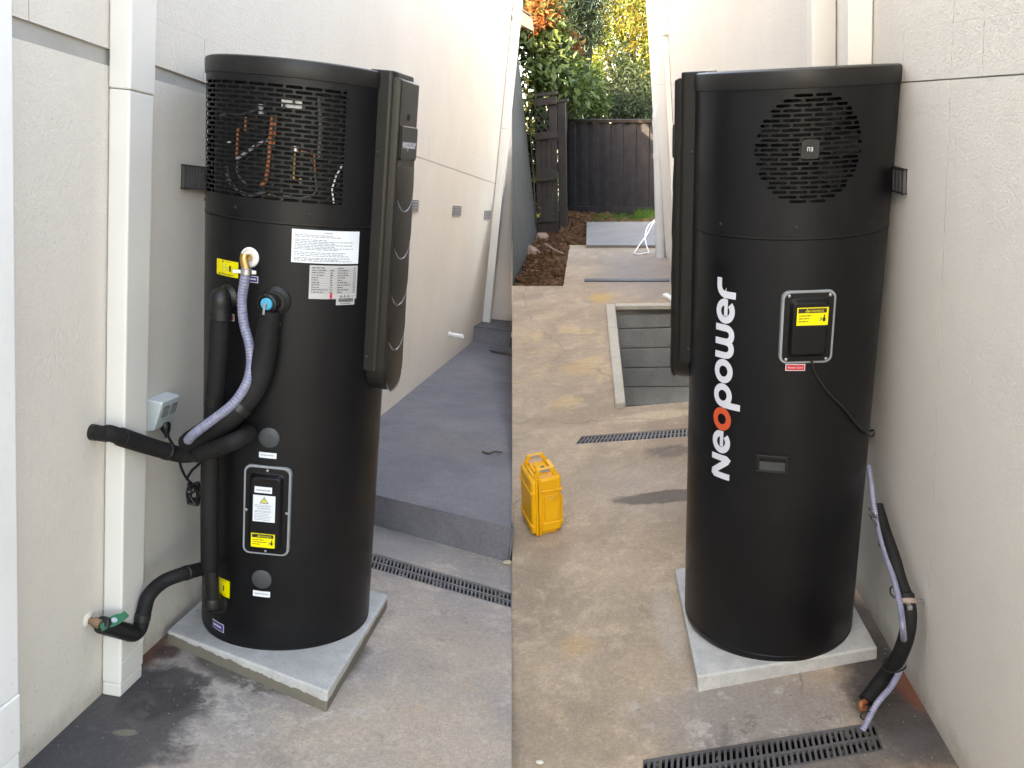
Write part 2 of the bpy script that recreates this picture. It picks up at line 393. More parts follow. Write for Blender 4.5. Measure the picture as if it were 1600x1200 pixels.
def m_plinth(name, ctr, n, hz, wet):
    t = NT(name); n1 = t.noise(14, 5, .6); n2 = t.noise(130, 3, .7)
    c = t.mix(t.ramp(n1, .3, .7), (.42, .42, .415), (.55, .545, .53))
    c = t.mix(t.ramp(n2, .3, .5, .35, 0), c, (.24, .24, .24)); c = t.mix(t.ramp(t.noise(7, 8, .75), .52, .62, 0, .4), c, (.30, .29, .28))
    c = t.mix(t.ramp(t.vor(55), .06, .1, .7, 0), c, (.10, .10, .10))
    if wet:                                          # damp tide mark round the foot of the pad
        dp = t.n.new('ShaderNodeVectorMath'); dp.operation = 'DOT_PRODUCT'
        sb = t.n.new('ShaderNodeVectorMath'); sb.operation = 'SUBTRACT'; t.l.new(t.pos, sb.inputs[0]); sb.inputs[1].default_value = tuple(ctr)
        t.l.new(sb.outputs[0], dp.inputs[0]); dp.inputs[1].default_value = tuple(n)
        hh = t.math('ADD', dp.outputs['Value'], t.math('MULTIPLY', t.math('SUBTRACT', t.noise(16, 5, .7), .5), .032))
        c = t.mix(t.ramp(hh, hz - .002, hz + .002, .92, 0), c, (.15, .13, .10))
    return t.fin(c, .85, t.bump(t.math('ADD', n2, n1), .35, .005), Specular_IOR_Level=.3)
M['plinthL'] = m_plinth('pad_concrete_damp', GL[0], NL, .038, True)
M['plinthR'] = m_plinth('pad_concrete', GR[0], NR, .0, False)

# west ground
s1 = stL(739, 533); s0 = stL(600, 646)
def quad_on(pl, *pp): return [U(px, py, pl) for px, py in pp]
drainL = quad_on(GL, (574, 861), (801, 926), (801, 950), (566, 884))
gl_outer = [onp(GL, -.0015, -14), onp(GL, -.0015, 3.4), onp(GL, .3, 3.4), onp(GL, .3, 4.35), WL(2.0, 0), WL(-17.0, 0)]
gl_outer = [U(0, 0, (p, V((0, 0, 1)))) * 0 + p for p in gl_outer]
dq = drainL
for p in (dq[1], dq[2]): p.x = min(p.x, -.0015)
side_path = sheet(gl_outer, [dq], NL, .8).build('path', M['concL']); tag(side_path, kind='structure')
# raised slab beyond the kerb
a0, a1 = WL(s0[0], s0[1]), WL(s1[0], s1[1])
SLn = (a1 - a0).normalized().cross(outL).normalized()
if SLn.z < 0: SLn = -SLn
SL = (a0, SLn)
k0 = U(560, 767, SL); k1 = U(801, 829, SL)
kd = (k1 - k0)
def seamx(p, q): t = (-.0015 - p.x) / (q.x - p.x); return p + (q - p) * t
k1 = seamx(k0, k1)
kw = k0 - kd * 3.0
slab_outer = [k1, V((-.0015, 9.2, onp(SL, -.0015, 9.2).z)), WL(9.0, 0) * 0 + onp(SL, WL(8.0, .08).x + .01, WL(8.0, .08).y), onp(SL, WL(1.4, .14).x, WL(1.4, .14).y)]
# kerb line meets the wall
sw = None
for i in range(400):
    p = k0 - kd * (i * .01)
    if (p - OL).dot(outL) < .0: sw = p; break
slab_outer[3] = sw if sw else slab_outer[3]
slab_outer[1] = onp(SL, -.0015, 10.6)
raised = sheet(slab_outer, [], SLn, .5).build('raised_path', M['slab'], bevel=.012); tag(raised, kind='structure')
# second step up
u0 = U(741, 509, WLp); u1 = U(801, 477, WLp)
UPn = (u1 - u0).normalized().cross(outL).normalized()
if UPn.z < 0: UPn = -UPn
UP = (u0, UPn)
e0 = U(741, 509, UP); e1 = seamx(e0, U(801, 517, UP))
up_outer = [e1, onp(UP, -.0015, 15.2), onp(UP, WL(12.5, 0).x, WL(12.5, 0).y + .5), e0 - (e1 - e0) * .05]
upper = sheet(up_outer, [], UPn, .5).build('upper_path', M['slab'], bevel=.015); tag(upper, kind='structure')
# terrain all round, well below
mb = MB(); mb.add([(-300, -300, -2.2), (300, -300, -2.2), (300, 300, -2.2), (-300, 300, -2.2)], [(0, 1, 2, 3)])
terr = mb.build('ground', m_concrete('earth_far', (.10, .085, .06), (.14, .12, .08))); tag(terr, kind='structure')

# ---- west house wall: render panels with recessed joints on a solid backing
HW = 4.6
wallL = root('house_wall', WL(0, 0), 'cream textured rendered house wall behind the pipes of the left heater', 'wall')
def panelL(poly, name='render_panel', th=.007):
    mb = MB(); mb.prism([WL(s, t, 0) for s, t in poly], -outL * (th)); return mb
mb = MB(); SB = -.0075
mb.prism([WL(-17.0, -.5, SB), WL(seam_s(-.5, SB), -.5, SB), WL(seam_s(HW, SB), HW, SB), WL(-17.0, HW, SB)], -outL * .25)
mb.build('backing', plain('joint_grey', (.42, .40, .37), .9, bump=.2), wallL)  # darker grey backing, seen in the joints
g = .0024
gt = lambda s: 1.978 - .0125 * max(0, s + .6)         # course joint height along the wall
lower = [(-17.0, -.5), (seam_s(-.5), -.5), (seam_s(gt(9.5)) , gt(9.5) - g), (4, gt(4) - g), (-17.0, gt(-.6) - g)]
panelL(lower).build('render_panel', M['wallL'], wallL)
vj = [-17.0, -.4985, .4189, 4.12, 9.0]
top1 = 2.105
# short course pieces with the vertical nicks, then the plain render above
segs = [(-17.0, -.4985), (-.4985, .4189), (.4189, 4.12)]
for a, b in segs:
    panelL([(a + g * .8, gt(a) + g), (b - g * .8, gt(b) + g), (b - g * .8, top1), (a + g * .8, top1)]).build('render_panel', M['wallL'], wallL)
se = seam_s(gt(9)); 
panelL([(4.12 + g, gt(4.12) + g), (seam_s(gt(9.2)), gt(9.2) + g), (seam_s(top1), top1), (4.12 + g, top1)]).build('render_panel', M['wallL'], wallL)
panelL([(-17.0, top1 + .0003), (seam_s(top1), top1 + .0003), (seam_s(HW), HW), (-17.0, HW)]).build('render_panel', M['wallL'], wallL)

# ---- the wall turns the corner beyond the far downpipe
qa = WL(8.42, 0); qb = onp((WL(8.42, 0), NL), -.0015, qa.y + .14); qd = (qb - qa); qn = qd.cross(NL).normalized()
if qn.y > 0: qn = -qn
ret = root('return_wall', qa, 'pinkish grey return of the cream wall beyond the far white downpipe', 'wall')
for z0_, z1_ in ((-.5, 1.835), (1.842, HW)):
    mb = MB(); mb.prism([qa + NL * z0_, qb + NL * z0_ + V((.6, 0, 0)), qb + NL * z1_ + V((.6, 0, 0)), qa + NL * z1_], -qn * .10); mb.build('render_panel', M['wallP'], ret, clip=-1)
mb = MB(); mb.prism([qa - NL * .5 - qn * .006, qb - NL * .5 - qn * .006 + V((.6, 0, 0)), qb + NL * HW - qn * .006 + V((.6, 0, 0)), qa + NL * HW - qn * .006], -qn * .08); mb.build('backing', M['wallP'], ret, clip=-1)
# ---- wall vents
def ribbed_vent(name, fn, s0_, s1_, t0_, t1_, label, n, dep=.008):
    r = root(name, fn(s0_, t0_), label, 'vent', 'black ribbed wall vents behind the heaters')
    mb = MB(); mb.prism([fn(s0_, t0_, .0005), fn(s1_, t0_, .0005), fn(s1_, t1_, .0005), fn(s0_, t1_, .0005)], (fn(0, 0, 1) - fn(0, 0, 0)) * .003)
    mb.build('backplate', M['rubs'], r)
    o = fn(0, 0, 1) - fn(0, 0, 0); w = (s1_ - s0_) / n
    for i in range(n):
        a = s0_ + i * w
        mb = MB(); mb.prism([fn(a, t0_, .0036), fn(a + w * .48, t0_, .0036), fn(a + w * .48, t1_, .0036), fn(a, t1_, .0036)], o * dep)
        mb.build('slat', M['slatd'], r)
    mb = MB()
    for tt in (t0_ - .004, t1_): mb.prism([fn(s0_ - .004, tt, .0005), fn(s1_ + .004, tt, .0005), fn(s1_ + .004, tt + .004, .0005), fn(s0_ - .004, tt + .004, .0005)], o * (dep + .004))
    mb.build('frame', M['rubs'], r)
va, vb = stL(283, 258), stL(283, 293); vc = stL(330, 268)
ribbed_vent('wall_vent', WL, va[0], vc[0] + .10, vb[1], va[1], 'black ribbed wall vent beside the left heater near its grille', 15)
va, vb, vc = stR(1418, 266), stR(1418, 302), stR(1380, 268)
ribbed_vent('wall_vent', WR, va[0], vc[0] + .05, vb[1], va[1], 'black ribbed wall vent behind the right heater', 9)

names_v = ['partly hidden by the heater panel', 'second from the heater panel', 'just before the far white downpipe', 'beyond the far white downpipe']
for i, (xa, xb, ya, yb) in enumerate([(643, 652, 312, 331), (707.5, 719, 321.5, 337), (757, 766, 329, 342.5)]):
    a = stL(xa, ya); b = stL(xb, yb)
    r = root('weep_vent', WL(a[0], b[1]), 'small grey square vent in the cream wall, ' + names_v[i], 'vent', 'small grey vents along the cream wall')
    mb = MB(); mb.prism([WL(a[0], b[1], .001), WL(b[0], b[1], .001), WL(b[0], a[1], .001), WL(a[0], a[1], .001)], outL * .002); mb.build('backplate', M['slatd'], r)
    nn = 4; h = (a[1] - b[1]) / nn
    for k in range(nn):
        mb = MB(); t_ = b[1] + k * h
        mb.prism([WL(a[0], t_, .0035), WL(b[0], t_, .0035), WL(b[0], t_ + h * .72, .0035), WL(a[0], t_ + h * .72, .0035)], outL * .006); mb.build('slat', M['ventg'], r)

# ---- square downpipes on the west wall
def downpipe(fn, sA, sB, dep, t0_, t1_, joints, label, mat, group):
    r = root('downpipe', fn(sA, t0_), label, 'downpipe', group)
    o = fn(0, 0, 1) - fn(0, 0, 0)
    ts = [t0_] + joints + [t1_]
    for i in range(len(ts) - 1):
        gro = .0022 * (i % 2)
        mb = MB(); mb.prism([fn(sA - gro, ts[i] + (.001 if i else 0), .003), fn(sB + gro, ts[i] + (.001 if i else 0), .003), fn(sB + gro, ts[i + 1], .003), fn(sA - gro, ts[i + 1], .003)], o * (dep + gro))
        mb.build('pipe_section', mat, r, bevel=.006, bseg=3)
    return r
dA = stL(166, 600)[0]
DEP = .062
pB = U(187, 1062, (OL + outL * DEP, outL)); dA = (pB - OL).dot(dl); pC = U(221, 1038, (OL + outL * DEP, outL)); dB = (pC - OL).dot(dl)
jt = [stL(195, 935, DEP)[1] if False else .33, stL(195, 140, DEP)[1]]
pipeL = downpipe(WL, dA, dB, DEP, .0, HW - .1, [.045, .205, stL(200, 140, DEP)[1]], 'cream square downpipe on the wall left of the left heater', M['pvc'], 'square downpipes on the left wall')
for (tt, dep_) in ((.205, .0035), (.12, .003)):       # cracked paint over the joint
    pts = []
    for i in range(9): pts.append(WL(dA + (dB - dA) * i / 8, tt + rnd.uniform(-.006, .008) + .012 * i / 8, DEP + .004))
    MB().tube(pts, .0022, 6).build('sealant_bead', M['pvcw'], pipeL, smooth=True)
sr = stL(33, 1190, .075)
downpipe(WL, sr[0] - .20, sr[0] - .004, .072, -.02, HW - .1, [.14, .31], 'white square downpipe at the left edge of the picture', M['pvcw'], 'square downpipes on the left wall')
fa = stL(752, 504); fb = stL(764, 504)
downpipe(WL, fa[0] + .05, fa[0] + .20, .09, .23, HW - .1, [.8, 2.5], 'far white downpipe on the cream wall above the second step', M['pvc'], 'square downpipes on the left wall')
# drain stub
r = root('waste_pipe_stub', U(700, 523, WLp), 'short white waste pipe sticking out of the cream wall above the raised slab', 'pipe')
p = U(701, 522, WLp); q = D(724, 526, p.y - .06)
MB().tube([p - outL * .01, q], .021, 16, caps=False).build('pipe', M['pvcw'], r, smooth=True, solid=.004)
MB().lathe(p, q - p, [(.03, 0), (.03, .006), (.022, .01)], 20).build('collar', M['pvcw'], r, smooth=True)

# ---- channel drains
def drain(q, label, n, group='slotted channel drains in the concrete', nrm=NL, mat=None, far=False):
    a, b, c, d = q                                   # a-b far edge, d-c near edge
    r = root('channel_drain', (a + c) / 2, label, 'drain', group)
    L = lambda u, w: (a * (1 - u) + b * u) * (1 - w) + (d * (1 - u) + c * u) * w
    def bx(mb, u0, u1, w0, w1, h=.012, z=-.003):
        P = [L(u0, w0), L(u1, w0), L(u1, w1), L(u0, w1)]; mb.prism([p + nrm * z for p in P], -nrm * h)
    mb = MB()
    for (w0, w1) in ((.0, .09), (.455, .545), (.91, 1.)): bx(mb, 0, 1, w0, w1)
    mb.build('grate_rail', mat or M['grate'], r)
    mb = MB()
    for i in range(n + 1):
        u = i / n; wu = .24 / n
        for w0, w1 in ((.0905, .4545), (.5455, .9095)):
            if not far: mb = MB()
            bx(mb, max(0, u - wu), min(1, u + wu), w0, w1, .01, -.004)
            if not far: mb.build('grate_bar', mat or M['grate'], r)
    if far: mb.build('grate_bar', mat or M['grate'], r)['kind'] = 'stuff'
    q_ = random.Random(int(n * 7)); sm = MB()        # silt and leaf scraps caught in the slots
    for k in range(26 if not far else 0):
        u_, w_ = q_.uniform(.02, .98), q_.choice((.27, .73)) + q_.uniform(-.12, .12); s_ = q_.uniform(.004, .010); c_ = L(u_, w_) - nrm * (.010 + s_ * .3)
        sm.add([c_ + V((sx_ * s_ * q_.uniform(.6, 1.3), sy_ * s_ * q_.uniform(.6, 1.3), sz_ * s_ * .5)) for sx_ in (-1, 1) for sy_ in (-1, 1) for sz_ in (-1, 1)], [(0, 1, 3, 2), (4, 6, 7, 5), (0, 4, 5, 1), (2, 3, 7, 6), (0, 2, 6, 4), (1, 5, 7, 3)])
    if sm.v: sm.build('silt', M['silt'], r)['kind'] = 'stuff'
    mb = MB(); bx(mb, 0, 1, 0, 1, .004, -.058); mb.build('channel_floor', M['inner'], r)
    mb = MB()
    for (w0, w1) in ((-.001, .02), (.98, 1.001)): bx(mb, 0, 1, w0, w1, .042, -.016)
    mb.build('channel_side', M['rubs'], r)
    return r
M['grate'] = plain('dusty_drain_grate', (.15, .142, .145), .7, var=.35, nscale=18, bump=.2)
M['silt'] = plain('wet_silt', (.085, .068, .052), .85, var=.4, nscale=60, bump=.3)
M['grated'] = plain('wet_drain_grate', (.075, .070, .072), .6, var=.6, nscale=14, bump=.3)
drain(dq, 'slotted grey channel drain below the raised slab right of the left heater', 39)
va_ = [U(x, y, (qa, qn)) for x, y in ((792, 346), (797.5, 346), (797.5, 335.5), (792, 335.5))]
r = root('weep_vent', va_[0], 'small grey square vent in the pinkish return wall, ' + names_v[3], 'vent', 'small grey vents along the cream wall')
mb = MB(); mb.prism([p + qn * .002 for p in va_], qn * .004); mb.build('backplate', M['ventg'], r)
for k in range(3):
    a_ = [va_[0].lerp(va_[3], (k + .15) / 3), va_[1].lerp(va_[2], (k + .15) / 3), va_[1].lerp(va_[2], (k + .75) / 3), va_[0].lerp(va_[3], (k + .75) / 3)]
    mb = MB(); mb.prism([p + qn * .0065 for p in a_], qn * .005); mb.build('slat', M['ventg'], r)
fd = quad_on(SL, (764, 548), (801, 553), (801, 557), (769, 551))
for p in (fd[1], fd[2]): p.x = min(p.x, -.0015)
mb = MB(); mb.prism([p + SLn * .002 for p in fd], SLn * .006)
fdo = root('channel_drain', fd[0], 'narrow drain slot at the foot of the far upper step', 'drain', 'slotted channel drains in the concrete')
mb.build('grate_rail', M['grated'], fdo)
mb = MB()
for i in range(12):
    A = fd[0].lerp(fd[1], (i + .2) / 12); B = fd[3].lerp(fd[2], (i + .2) / 12); C = fd[3].lerp(fd[2], (i + .65) / 12); E = fd[0].lerp(fd[1], (i + .65) / 12)
    mb.prism([p + SLn * .0085 for p in (A, B, C, E)], SLn * .004)
mb.build('grate_bar', M['rubs'], fdo)['kind'] = 'stuff'
# ------------------------------------------------------------------ concrete pads and heaters
RAD, HH = .31, 1.985
def pad(key, G, n, corners, label, mat):
    bot = {k: U(*v[1], G) for k, v in corners.items()}
    th = {}
    for k, v in corners.items():
        b = bot[k]; d = ray(*v[0]); w0 = b - CAM        # height above b where the sight line passes closest
        A = n.dot(n); B = n.dot(d); C = d.dot(d); e = n.dot(w0); f_ = d.dot(w0)
        th[k] = max(.032, .85 * ((B * f_ - C * e) / (A * C - B * B)) + .15 * .055)
    nb, s1b, s2b = bot['near'], bot['side1'], bot['side2']; fb = s1b + s2b - nb; tf = th['side1'] + th['side2'] - th['near']
    b = [nb, s1b, fb, s2b]; t = [th['near'], th['side1'], max(.03, tf), th['side2']]
    r = root('concrete_pad', (nb + fb) / 2, label, 'pad', 'concrete pads under the heaters')
    P = [p - n * .05 for p in b] + [p + n * h for p, h in zip(b, t)]
    c = (nb + fb) / 2
    mb = MB(); mb.hexa(P)
    if (P[1] - P[0]).cross(P[3] - P[0]).dot(n) < 0: mb.f = [f[::-1] for f in mb.f]
    mb.build('slab', mat, r, bevel=.008, bseg=3)
pad('L', GL, NL, dict(near=((508, 1079), (510, 1113)), side1=((260, 986), (260, 1004)), side2=((604, 929), (605, 949))), 'thick grey concrete pad with a damp foot under the left heater', M['plinthL'])
pad('R', GR, NR, dict(near=((1090.5, 1057), (1090.5, 1081)), side1=((1371, 1012), (1371, 1029)), side2=((1058, 889), (1055, 903))), 'dry pale concrete pad under the right heater', M['plinthR'])

def frame(c, ax):
    y = c - CAM; y = (y - ax * y.dot(ax)).normalized(); x = y.cross(ax)
    return Matrix(((x.x, y.x, ax.x, c.x), (x.y, y.y, ax.y, c.y), (x.z, y.z, ax.z, c.z), (0, 0, 0, 1)))
FL, FR = frame(CL, AXL), frame(CR, AXR)
def cyl_at(Fm, px, py, off=0.):                      # (angle, height) where a sight line meets the tank
    iv = Fm.inverted(); o = iv @ CAM; d = iv.to_3x3() @ ray(px, py)
    a = d.x ** 2 + d.y ** 2; b = o.x * d.x + o.y * d.y; c = o.x ** 2 + o.y ** 2 - (RAD + off) ** 2
    D_ = b * b - a * c
    t = (-b - math.sqrt(max(0, D_))) / a; p = o + d * t
    return math.atan2(p.x, -p.y), p.z
def CP(th, z, r=RAD): return V((r * math.sin(th), -r * math.cos(th), z))

def slot_shell(z0, z1, rows, pitch, slot_h, slot_l, gap, interval):
    """sheet-metal drum wall with rows of rounded slots; interval(z) gives the slotted arc of a row"""
    mb = MB(); st = R_(3.0); tp = (slot_l + gap) / RAD; sl = slot_l / RAD; rr = slot_h / 2
    def band(za, zb, ang=None):
        n = 120; b = len(mb.v)
        for i in range(n):
            a = 2 * math.pi * i / n; mb.v += [CP(a, za), CP(a, zb)]
        for i in range(n):
            j = (i + 1) % n; mb.f.append((b + 2 * i, b + 2 * j, b + 2 * j + 1, b + 2 * i + 1))
    z = z0
    for (k, zc) in rows:
        za, zb = zc - slot_h / 2, zc + slot_h / 2
        if za - z > 1e-5: band(z, za)
        t0, t1 = interval(zc)
        slots = []
        a = math.floor(t0 / tp) * tp - tp + (tp / 2 if k % 2 else 0)
        while a < t1:
            s, e = max(a, t0), min(a + sl, t1)
            if e - s > slot_h * 1.1 / RAD: slots.append((s, e))
            a += tp
        solid = [(slots[i][1], slots[i + 1][0]) for i in range(len(slots) - 1)] + ([(slots[-1][1], slots[0][0] + 2 * math.pi)] if slots else [])
        if not slots: band(za, zb); z = zb; continue
        hs = [(-1, 1.0), (-.7, .29), (0, 0.0), (.7, .29), (1, 1.0)]   # height, how far the horn reaches into the slot
        for (s, e) in solid:
            cols = max(1, int((e - s) / st)); b0 = len(mb.v)
            xs = [s] + [s + (e - s) * i / (cols + 1) for i in range(1, cols + 1)] + [e]
            for ci, x in enumerate(xs):
                for (hh_, w) in hs:
                    xx = x
                    if ci == 0: xx = x - w * rr / RAD * .9
                    if ci == len(xs) - 1: xx = x + w * rr / RAD * .9
                    mb.v.append(CP(xx, zc + hh_ * slot_h / 2))
            for ci in range(len(xs) - 1):
                for h_ in range(4):
                    p = b0 + ci * 5 + h_; mb.f.append((p, p + 5, p + 6, p + 1))
        z = zb
    band(z, z1)
    return mb

def patch(th0, th1, z0, z1, off, mb=None, shear=0.):    # sticker lying on the drum
    mb = mb or MB(); n = max(2, int(abs(th1 - th0) / R_(2)) + 1); b = len(mb.v)
    for i in range(n + 1):
        th = th0 + (th1 - th0) * i / n; dz = shear * (th - th0) * RAD
        mb.v += [CP(th, z0 + dz, RAD + off), CP(th, z1 + dz, RAD + off)]
    for i in range(n): mb.f.append((b + 2 * i, b + 2 * i + 2, b + 2 * i + 3, b + 2 * i + 1))
    return mb

def stroke2d(pts, w, closed=False):                  # thick 2-D line as quads
    if not closed:                                   # dense enough to wrap round the drum
        dn = [pts[0]]
        for p, q in zip(pts, pts[1:]):
            k = max(1, int(math.dist(p, q) / (w * .45)))
            dn += [(p[0] + (q[0] - p[0]) * i / k, p[1] + (q[1] - p[1]) * i / k) for i in range(1, k + 1)]
        pts = dn
    n = len(pts); vs_, fs = [], []
    for i in range(n):
        p = V(pts[i]).to_2d() if len(pts[i]) > 2 else V(pts[i])
        a = V(pts[(i - 1) % n]) if (closed or i > 0) else None; c = V(pts[(i + 1) % n]) if (closed or i < n - 1) else None
        d1 = (p - a).normalized() if a is not None else (c - p).normalized(); d2 = (c - p).normalized() if c is not None else d1
        t = (d1 + d2); t = t.normalized() if t.length > 1e-6 else d1
        k = 1 / max(.45, t.dot(d1)); nn = V((-t.y, t.x)) * (w / 2 * k)
        vs_ += [p + nn, p - nn]
    m = n if closed else n - 1
    for i in range(m): j = (i + 1) % n; fs.append((2 * i, 2 * i + 1, 2 * j + 1, 2 * j))
    return vs_, fs
def arc2d(cx, cy, rx, ry, a0, a1, n=22): return [(cx + rx * math.cos(R_(a0 + (a1 - a0) * i / n)), cy + ry * math.sin(R_(a0 + (a1 - a0) * i / n))) for i in range(n + 1)]
def letters():
    W = .27; h = W / 2; r = .5 - h; out = []
    def ring(x): return [stroke2d(arc2d(x + .5, .5, r, r, 0, 360 - 360 / 28, 27), W, True)]
    x = 0
    out.append(('N', [stroke2d([(h, -.02), (h, .80), (h + .05, .87), (h + .14, .86), (.80, .16), (.87, .12), (.92, .2), (.92, 1.02)], W)])); x = 1.13
    def e_(x): return [stroke2d(arc2d(x + .5, .5, r, r, 8, 318, 24), W), stroke2d([(x + .30, .47), (x + .98, .47)], .19)]
    out.append(('e', e_(x))); x += 1.0
    out.append(('o', ring(x))); x += 1.0
    out.append(('p', [stroke2d(arc2d(x + .52, .5, r, r, 0, 360 - 360 / 28, 27), W, True), stroke2d([(x + .135, .5), (x + .135, -.42)], W)])); x += 1.04
    out.append(('o', ring(x))); x += 1.03
    wst = [stroke2d([(x + h, 1.0), (x + h, .40)] + arc2d(x + h + .28, .42, .28, .30, 180, 360, 12) + [(x + h + .56, 1.0)], W),
           stroke2d([(x + h + .56, .95), (x + h + .56, .40)] + arc2d(x + h + .84, .42, .28, .30, 180, 360, 12) + [(x + h + 1.12, 1.0)], W)]
    out.append(('w', wst)); x += 1.43
    out.append(('e', e_(x))); x += 1.02
    out.append(('r', [stroke2d([(x + h, -.02), (x + h, .5)] + arc2d(x + h + .36, .5, .36, .36, 180, 96, 8) + [(x + .78, .865)], W)])); x += .8
    return out, x
LET, LETW = letters()

_fc = {}
def text_mesh(body):
    if body in _fc: return _fc[body]
    c = bpy.data.curves.new('t', 'FONT'); c.body = body; c.size = 1; c.align_x = 'CENTER'; c.resolution_u = 2
    o = bpy.data.objects.new('t', c); COL.objects.link(o); bpy.context.view_layer.update()
    me = bpy.data.meshes.new_from_object(o.evaluated_get(bpy.context.evaluated_depsgraph_get()))
    vs_ = [v.co.to_2d() for v in me.vertices]; fs = [tuple(p.vertices) for p in me.polygons]
    bpy.data.objects.remove(o); bpy.data.curves.remove(c); bpy.data.meshes.remove(me)
    _fc[body] = (vs_, fs); return vs_, fs
def text_into(mb, body, cx, cy, size, fn, width=None):
    vs_, fs = text_mesh(body)
    sx = size
    if width: w = max(v.x for v in vs_) - min(v.x for v in vs_); sx = width / w
    mb.add([fn(cx + v.x * sx, cy + v.y * size) for v in vs_], fs)
def rule_lines(mb, x0, x1, ys, h, fn, seed, lo=.35, word=.012):   # lines of print too fine to read
    q = random.Random(seed)
    for y in ys:
        end = x0 + (x1 - x0) * q.uniform(lo, 1); x = x0
        while x < end:
            w = min(q.uniform(.4, 1.6) * word, end - x)
            mb.add([fn(x, y), fn(x + w, y), fn(x + w, y + h), fn(x, y + h)], [(0, 1, 2, 3)]); x += w + word * .22

def strip(mb, fn, x0, x1, y0, y1, n=10):
    for i in range(n):
        a, b = x0 + (x1 - x0) * i / n, x0 + (x1 - x0) * (i + 1) / n; mb.add([fn(a, y0), fn(b, y0), fn(b, y1), fn(a, y1)], [(0, 1, 2, 3)])
def flat_fn(Fm, th, zc, off, tilt=0.):               # flat plate frame tangent to the drum
    def fn(x, y, o=0.):
        b = CP(th, zc, RAD + off + o); return b + V((math.cos(th), math.sin(th), 0)) * x + V((0, 0, 1)) * y
    return fn
def rrect(w, h, r, n=5):
    pts = []
    for cx, cy, a in ((w / 2 - r, h / 2 - r, 0), (-w / 2 + r, h / 2 - r, 90), (-w / 2 + r, -h / 2 + r, 180), (w / 2 - r, -h / 2 + r, 270)):
        for i in range(n + 1): pts.append((cx + r * math.cos(R_(a + 90 * i / n)), cy + r * math.sin(R_(a + 90 * i / n))))
    return pts
def loft(mb, rings):                                 # stacked closed outlines, last one capped
    b = len(mb.v); n = len(rings[0])
    for r_ in rings: mb.v += r_
    for i in range(len(rings) - 1):
        for k in range(n): k2 = (k + 1) % n; mb.f.append((b + i * n + k, b + i * n + k2, b + (i + 1) * n + k2, b + (i + 1) * n + k))
    mb.f.append(tuple(b + (len(rings) - 1) * n + k for k in range(n)))
    return mb

def service_cover(h, th, zc, w, ht, screws, mid=True):
    fn = flat_fn(None, th, zc, 0)
    out = CP(th, 0, 1)
    sag = RAD - math.sqrt(RAD ** 2 - (w / 2) ** 2)
    mb = MB(); o_ = rrect(w, ht, .024)
    loft(mb, [[fn(x, y, -sag - .004) for x, y in o_], [fn(x, y, .006) for x, y in o_]])
    cv = mb.build('service_cover', M['gask'], h, local=True, bevel=.002)
    mb = MB(); a = rrect(w - .014, ht - .014, .019); b = rrect(w - .045, ht - .05, .016); c = rrect(w - .062, ht - .07, .014)
    loft(mb, [[fn(x, y, .0065) for x, y in a], [fn(x, y, .009) for x, y in a], [fn(x, y, .010) for x, y in b], [fn(x, y, .026) for x, y in c]])
    mb.build('cover_box', M['black'], cv, smooth=True, local=True, bevel=.002)
    for x, y in screws:
        mb = MB(); mb.lathe(fn(x, y, .008), out, [(.0048, 0), (.0048, .002), (.003, .0035)], 12); mb.build('screw', M['steel'], cv, smooth=True, local=True)
    return cv, (lambda x, y: fn(x, y, .0268)), (lambda x, y: fn(x, y, .0274))

def flat_label(name, mat, fn, x0, x1, y0, y1, parent):
    mb = MB(); mb.add([fn(x0, y0), fn(x1, y0), fn(x1, y1), fn(x0, y1)], [(0, 1, 2, 3)]); return mb.build(name, mat, parent, local=True, solid=.0004)
def tri_sign(mb, fn, cx, cy, s, w=.14):
    v_, f_ = stroke2d([(cx - s, cy - s * .55), (cx + s, cy - s * .55), (cx, cy + s)], s * w * 2, True); mb.add([fn(*p) for p in v_], f_)
    mb.add([fn(cx - s * .1, cy - s * .1), fn(cx + s * .1, cy - s * .1), fn(cx + s * .12, cy + s * .45), fn(cx - s * .12, cy + s * .45)], [(0, 1, 2, 3)])
    mb.add([fn(cx - s * .1, cy - s * .36), fn(cx + s * .1, cy - s * .36), fn(cx + s * .1, cy - s * .2), fn(cx - s * .1, cy - s * .2)], [(0, 1, 2, 3)])
def yellow_warning(parent, fn, fi, x0, x1, y0, y1, seed):
    flat_label('yellow_label', M['laby'], fn, x0, x1, y0, y1, parent)
    mb = MB(); w, h = x1 - x0, y1 - y0
    mb.add([fi(x0 + .04 * w, y1 - .30 * h), fi(x1 - .06 * w, y1 - .30 * h), fi(x1 - .06 * w, y1 - .05 * h), fi(x0 + .04 * w, y1 - .05 * h)], [(0, 1, 2, 3)])
    rule_lines(mb, x0 + .07 * w, x0 + .66 * w, [y0 + .52 * h, y0 + .36 * h, y0 + .2 * h], .05 * h, fi, seed, .5, w * .09)
    cx, cy = x1 - .13 * w, y0 + .33 * h                # black hand-and-plug pictogram
    mb.add([fi(cx + .05 * w * math.cos(k * .63), cy + .14 * h * math.sin(k * .63)) for k in range(10)], [tuple(range(10))])
    v_, f_ = stroke2d([(cx - .13 * w, cy + .12 * h), (cx - .07 * w, cy + .02 * h), (cx - .14 * w, cy - .08 * h)], .02 * w); mb.add([fi(*p) for p in v_], f_)
    v_, f_ = stroke2d([(cx, cy + .1 * h), (cx + .01 * w, cy + .26 * h)], .04 * w); mb.add([fi(*p) for p in v_], f_)
    mb.build('label_print', M['ink'], parent, local=True)
    f2 = lambda x, y: fi(x, y) + (fi(x, y) - fn(x, y)) * .6
    mb = MB(); text_into(mb, 'WARNING', x0 + .6 * w, y1 - .245 * h, .17 * h, f2)
    tri_sign(mb, f2, x0 + .32 * w, y1 - .19 * h, .085 * h, .12); mb.build('label_heading', M['laby'], parent, local=True)

